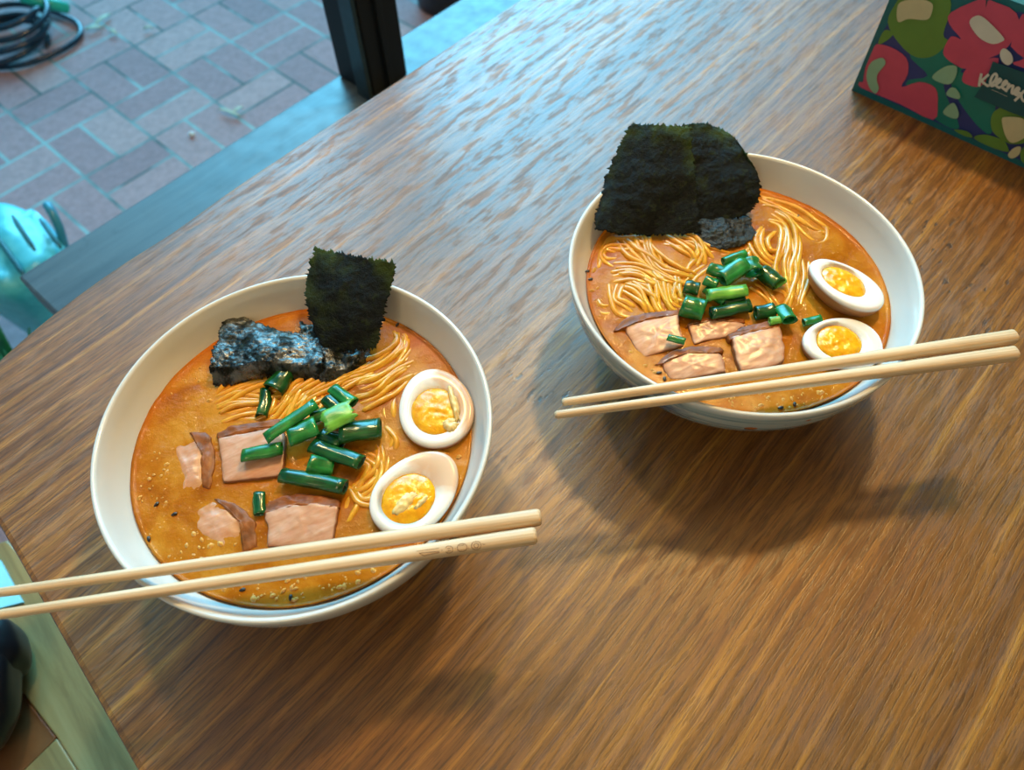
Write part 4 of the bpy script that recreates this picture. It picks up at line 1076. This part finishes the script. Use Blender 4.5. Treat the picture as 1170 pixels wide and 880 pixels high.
for j in range(NV + 1):
    t = j / NV
    for i, p in enumerate(rim_w):
        if t < .3: k = t / .3 * .92 + .02; z = BZ + .03 - .02 * k
        else: k = .96 - .62 * (t - .3); z = BZ + .01 - (t - .3) / .7 * (.30)
        q = cc.lerp(Vector((p.x, p.y, BZ)), k); pleat = .016 * abs(math.sin(q.dot(SD) * math.pi / .075)) ** .5 if t < .3 else 0
        q.z = z + pleat + .006 * nz(q, 14, 2); q.z = max(q.z, GZ)
        vs.append(q)
for j in range(NV):
    for i in range(nr_): a = j * nr_ + i; b_ = j * nr_ + (i + 1) % nr_; fs.append((a, b_, b_ + nr_, a + nr_))
fs.append(tuple(range(nr_)))
fixn(link('sack_body', vs, fs, M['bagfilm'], pb0, GB))
vs, fs = [], []
for (xa, ya, xb, yb) in ((14, 246, 40, 286), (45, 250, 70, 284), (-12, 258, 30, 318)):
    ln = [P(xa + (xb - xa) * k / 6, ya + (yb - ya) * k / 6, BZ + .042 - .010 * abs(k - 2.5) / 3.5) for k in range(7)]
    tube_path(ln, .004, vs, fs, 6)
M['seam'] = plain('dark_seam', (.01, .10, .12), .5); fixn(link('seam', vs, fs, M['seam'], pb0, GB))
vs, fs = [], []
tube_path(catmull([P(53, 233, BZ + .05), P(60, 244, BZ + .045), P(68, 262, BZ + .02), P(76, 290, BZ - .03)], 6), .008, vs, fs, 10)
M['handle'] = plain('blue_handle', (.03, .22, .33), .4); o = fixn(link('handle', vs, fs, M['handle'], pb0, GB)); o['label'] = 'short blue carrying handle'
M['leafgreen'] = plain('outdoor_leaf', (.02, .20, .09), .4, var=.4)
def plant(px, py, label, n, h, sd):
    rnd = random.Random(sd); g = P(px, py, GZ + h * .6); g = Vector((g.x, g.y, GZ)) - E1 * .05 - E2 * .08; e = empty('leafy_plant', g, label, 'plant')
    vs, fs = [], []
    for k in range(n):
        a = rnd.uniform(0, 6.28); L = h * rnd.uniform(.7, 1.15); wd = rnd.uniform(.02, .035); lean = rnd.uniform(.15, .45); st = len(vs); m_ = 8
        d = Vector((math.cos(a), math.sin(a), 0)); s = Vector((-d.y, d.x, 0))
        for i in range(m_ + 1):
            t = i / m_; w = wd * math.sin(math.pi * min(.97, t * .9 + .08)) ** .8; c = g + d * (L * lean * t * (.4 + .6 * t)) + Z * (L * t * (1.15 - .55 * t * lean))
            for q in (-1, 0, 1): vs.append(c + s * (q * w / 2) + Z * (.25 * w * abs(q)))
        for i in range(m_):
            for q in (0, 1): b_ = st + i * 3 + q; fs.append((b_, b_ + 1, b_ + 4, b_ + 3))
    o = link('foliage', vs, fs, M['leafgreen'], e, g); mod(o, 'SOLIDIFY', thickness=.001)
plant(20, 404, 'broad leaved green plant below the end of the window ledge', 46, .30, 4)

# ------------------------------------------------------------------ light
w = bpy.data.worlds.new('sky'); scene.world = w; w.use_nodes = True; nt = w.node_tree
bg = nt.nodes['Background']; tc = nt.nodes.new('ShaderNodeTexCoord')
dirv = Vector((math.sin(R(-6)) * math.cos(R(28)), math.cos(R(-6)) * math.cos(R(28)), math.sin(R(28)))).normalized()
dot = nt.nodes.new('ShaderNodeVectorMath'); dot.operation = 'DOT_PRODUCT'; dot.inputs[1].default_value = dirv
nt.links.new(tc.outputs['Generated'], dot.inputs[0])
rp = nt.nodes.new('ShaderNodeValToRGB'); el = rp.color_ramp.elements
el[0].position = .70; el[0].color = (.05, .14, .21, 1); el[1].position = .985; el[1].color = (1.6, 6.8, 10.4, 1)
e_ = el.new(.86); e_.color = (.12, .42, .62, 1)
e_ = el.new(.94); e_.color = (.80, 2.9, 4.3, 1)
nt.links.new(dot.outputs['Value'], rp.inputs[0]); nt.links.new(rp.outputs[0], bg.inputs['Color']); bg.inputs['Strength'].default_value = 2.0

def lamp(name, d, target, dist, energy, color, size):
    l = bpy.data.lights.new(name, 'POINT'); l.energy = energy; l.color = color; l.shadow_soft_size = size
    o = bpy.data.objects.new(name, l); C.objects.link(o); o.location = target + Vector(d).normalized() * dist; return o
lamp('ceiling_lamp_light', (.15, .38, .75), RB, 1.4, 56, (1.0, .66, .24), .05)
lamp('ceiling_lamp_light', (-.25, .40, .75), RB, 1.4, 26, (1.0, .70, .30), .05)
lamp('room_fill_light', (-.6, -.9, 1.0), Vector((.2, .2, 0)), 1.9, 18, (1.0, .74, .46), .25)  # added warm fill from behind the camera, an unseen source

scene.view_settings.view_transform = 'Standard'; scene.view_settings.look = 'None'
scene.view_settings.exposure = -0.25; scene.view_settings.gamma = 1.0; scene.view_settings.use_curve_mapping = False
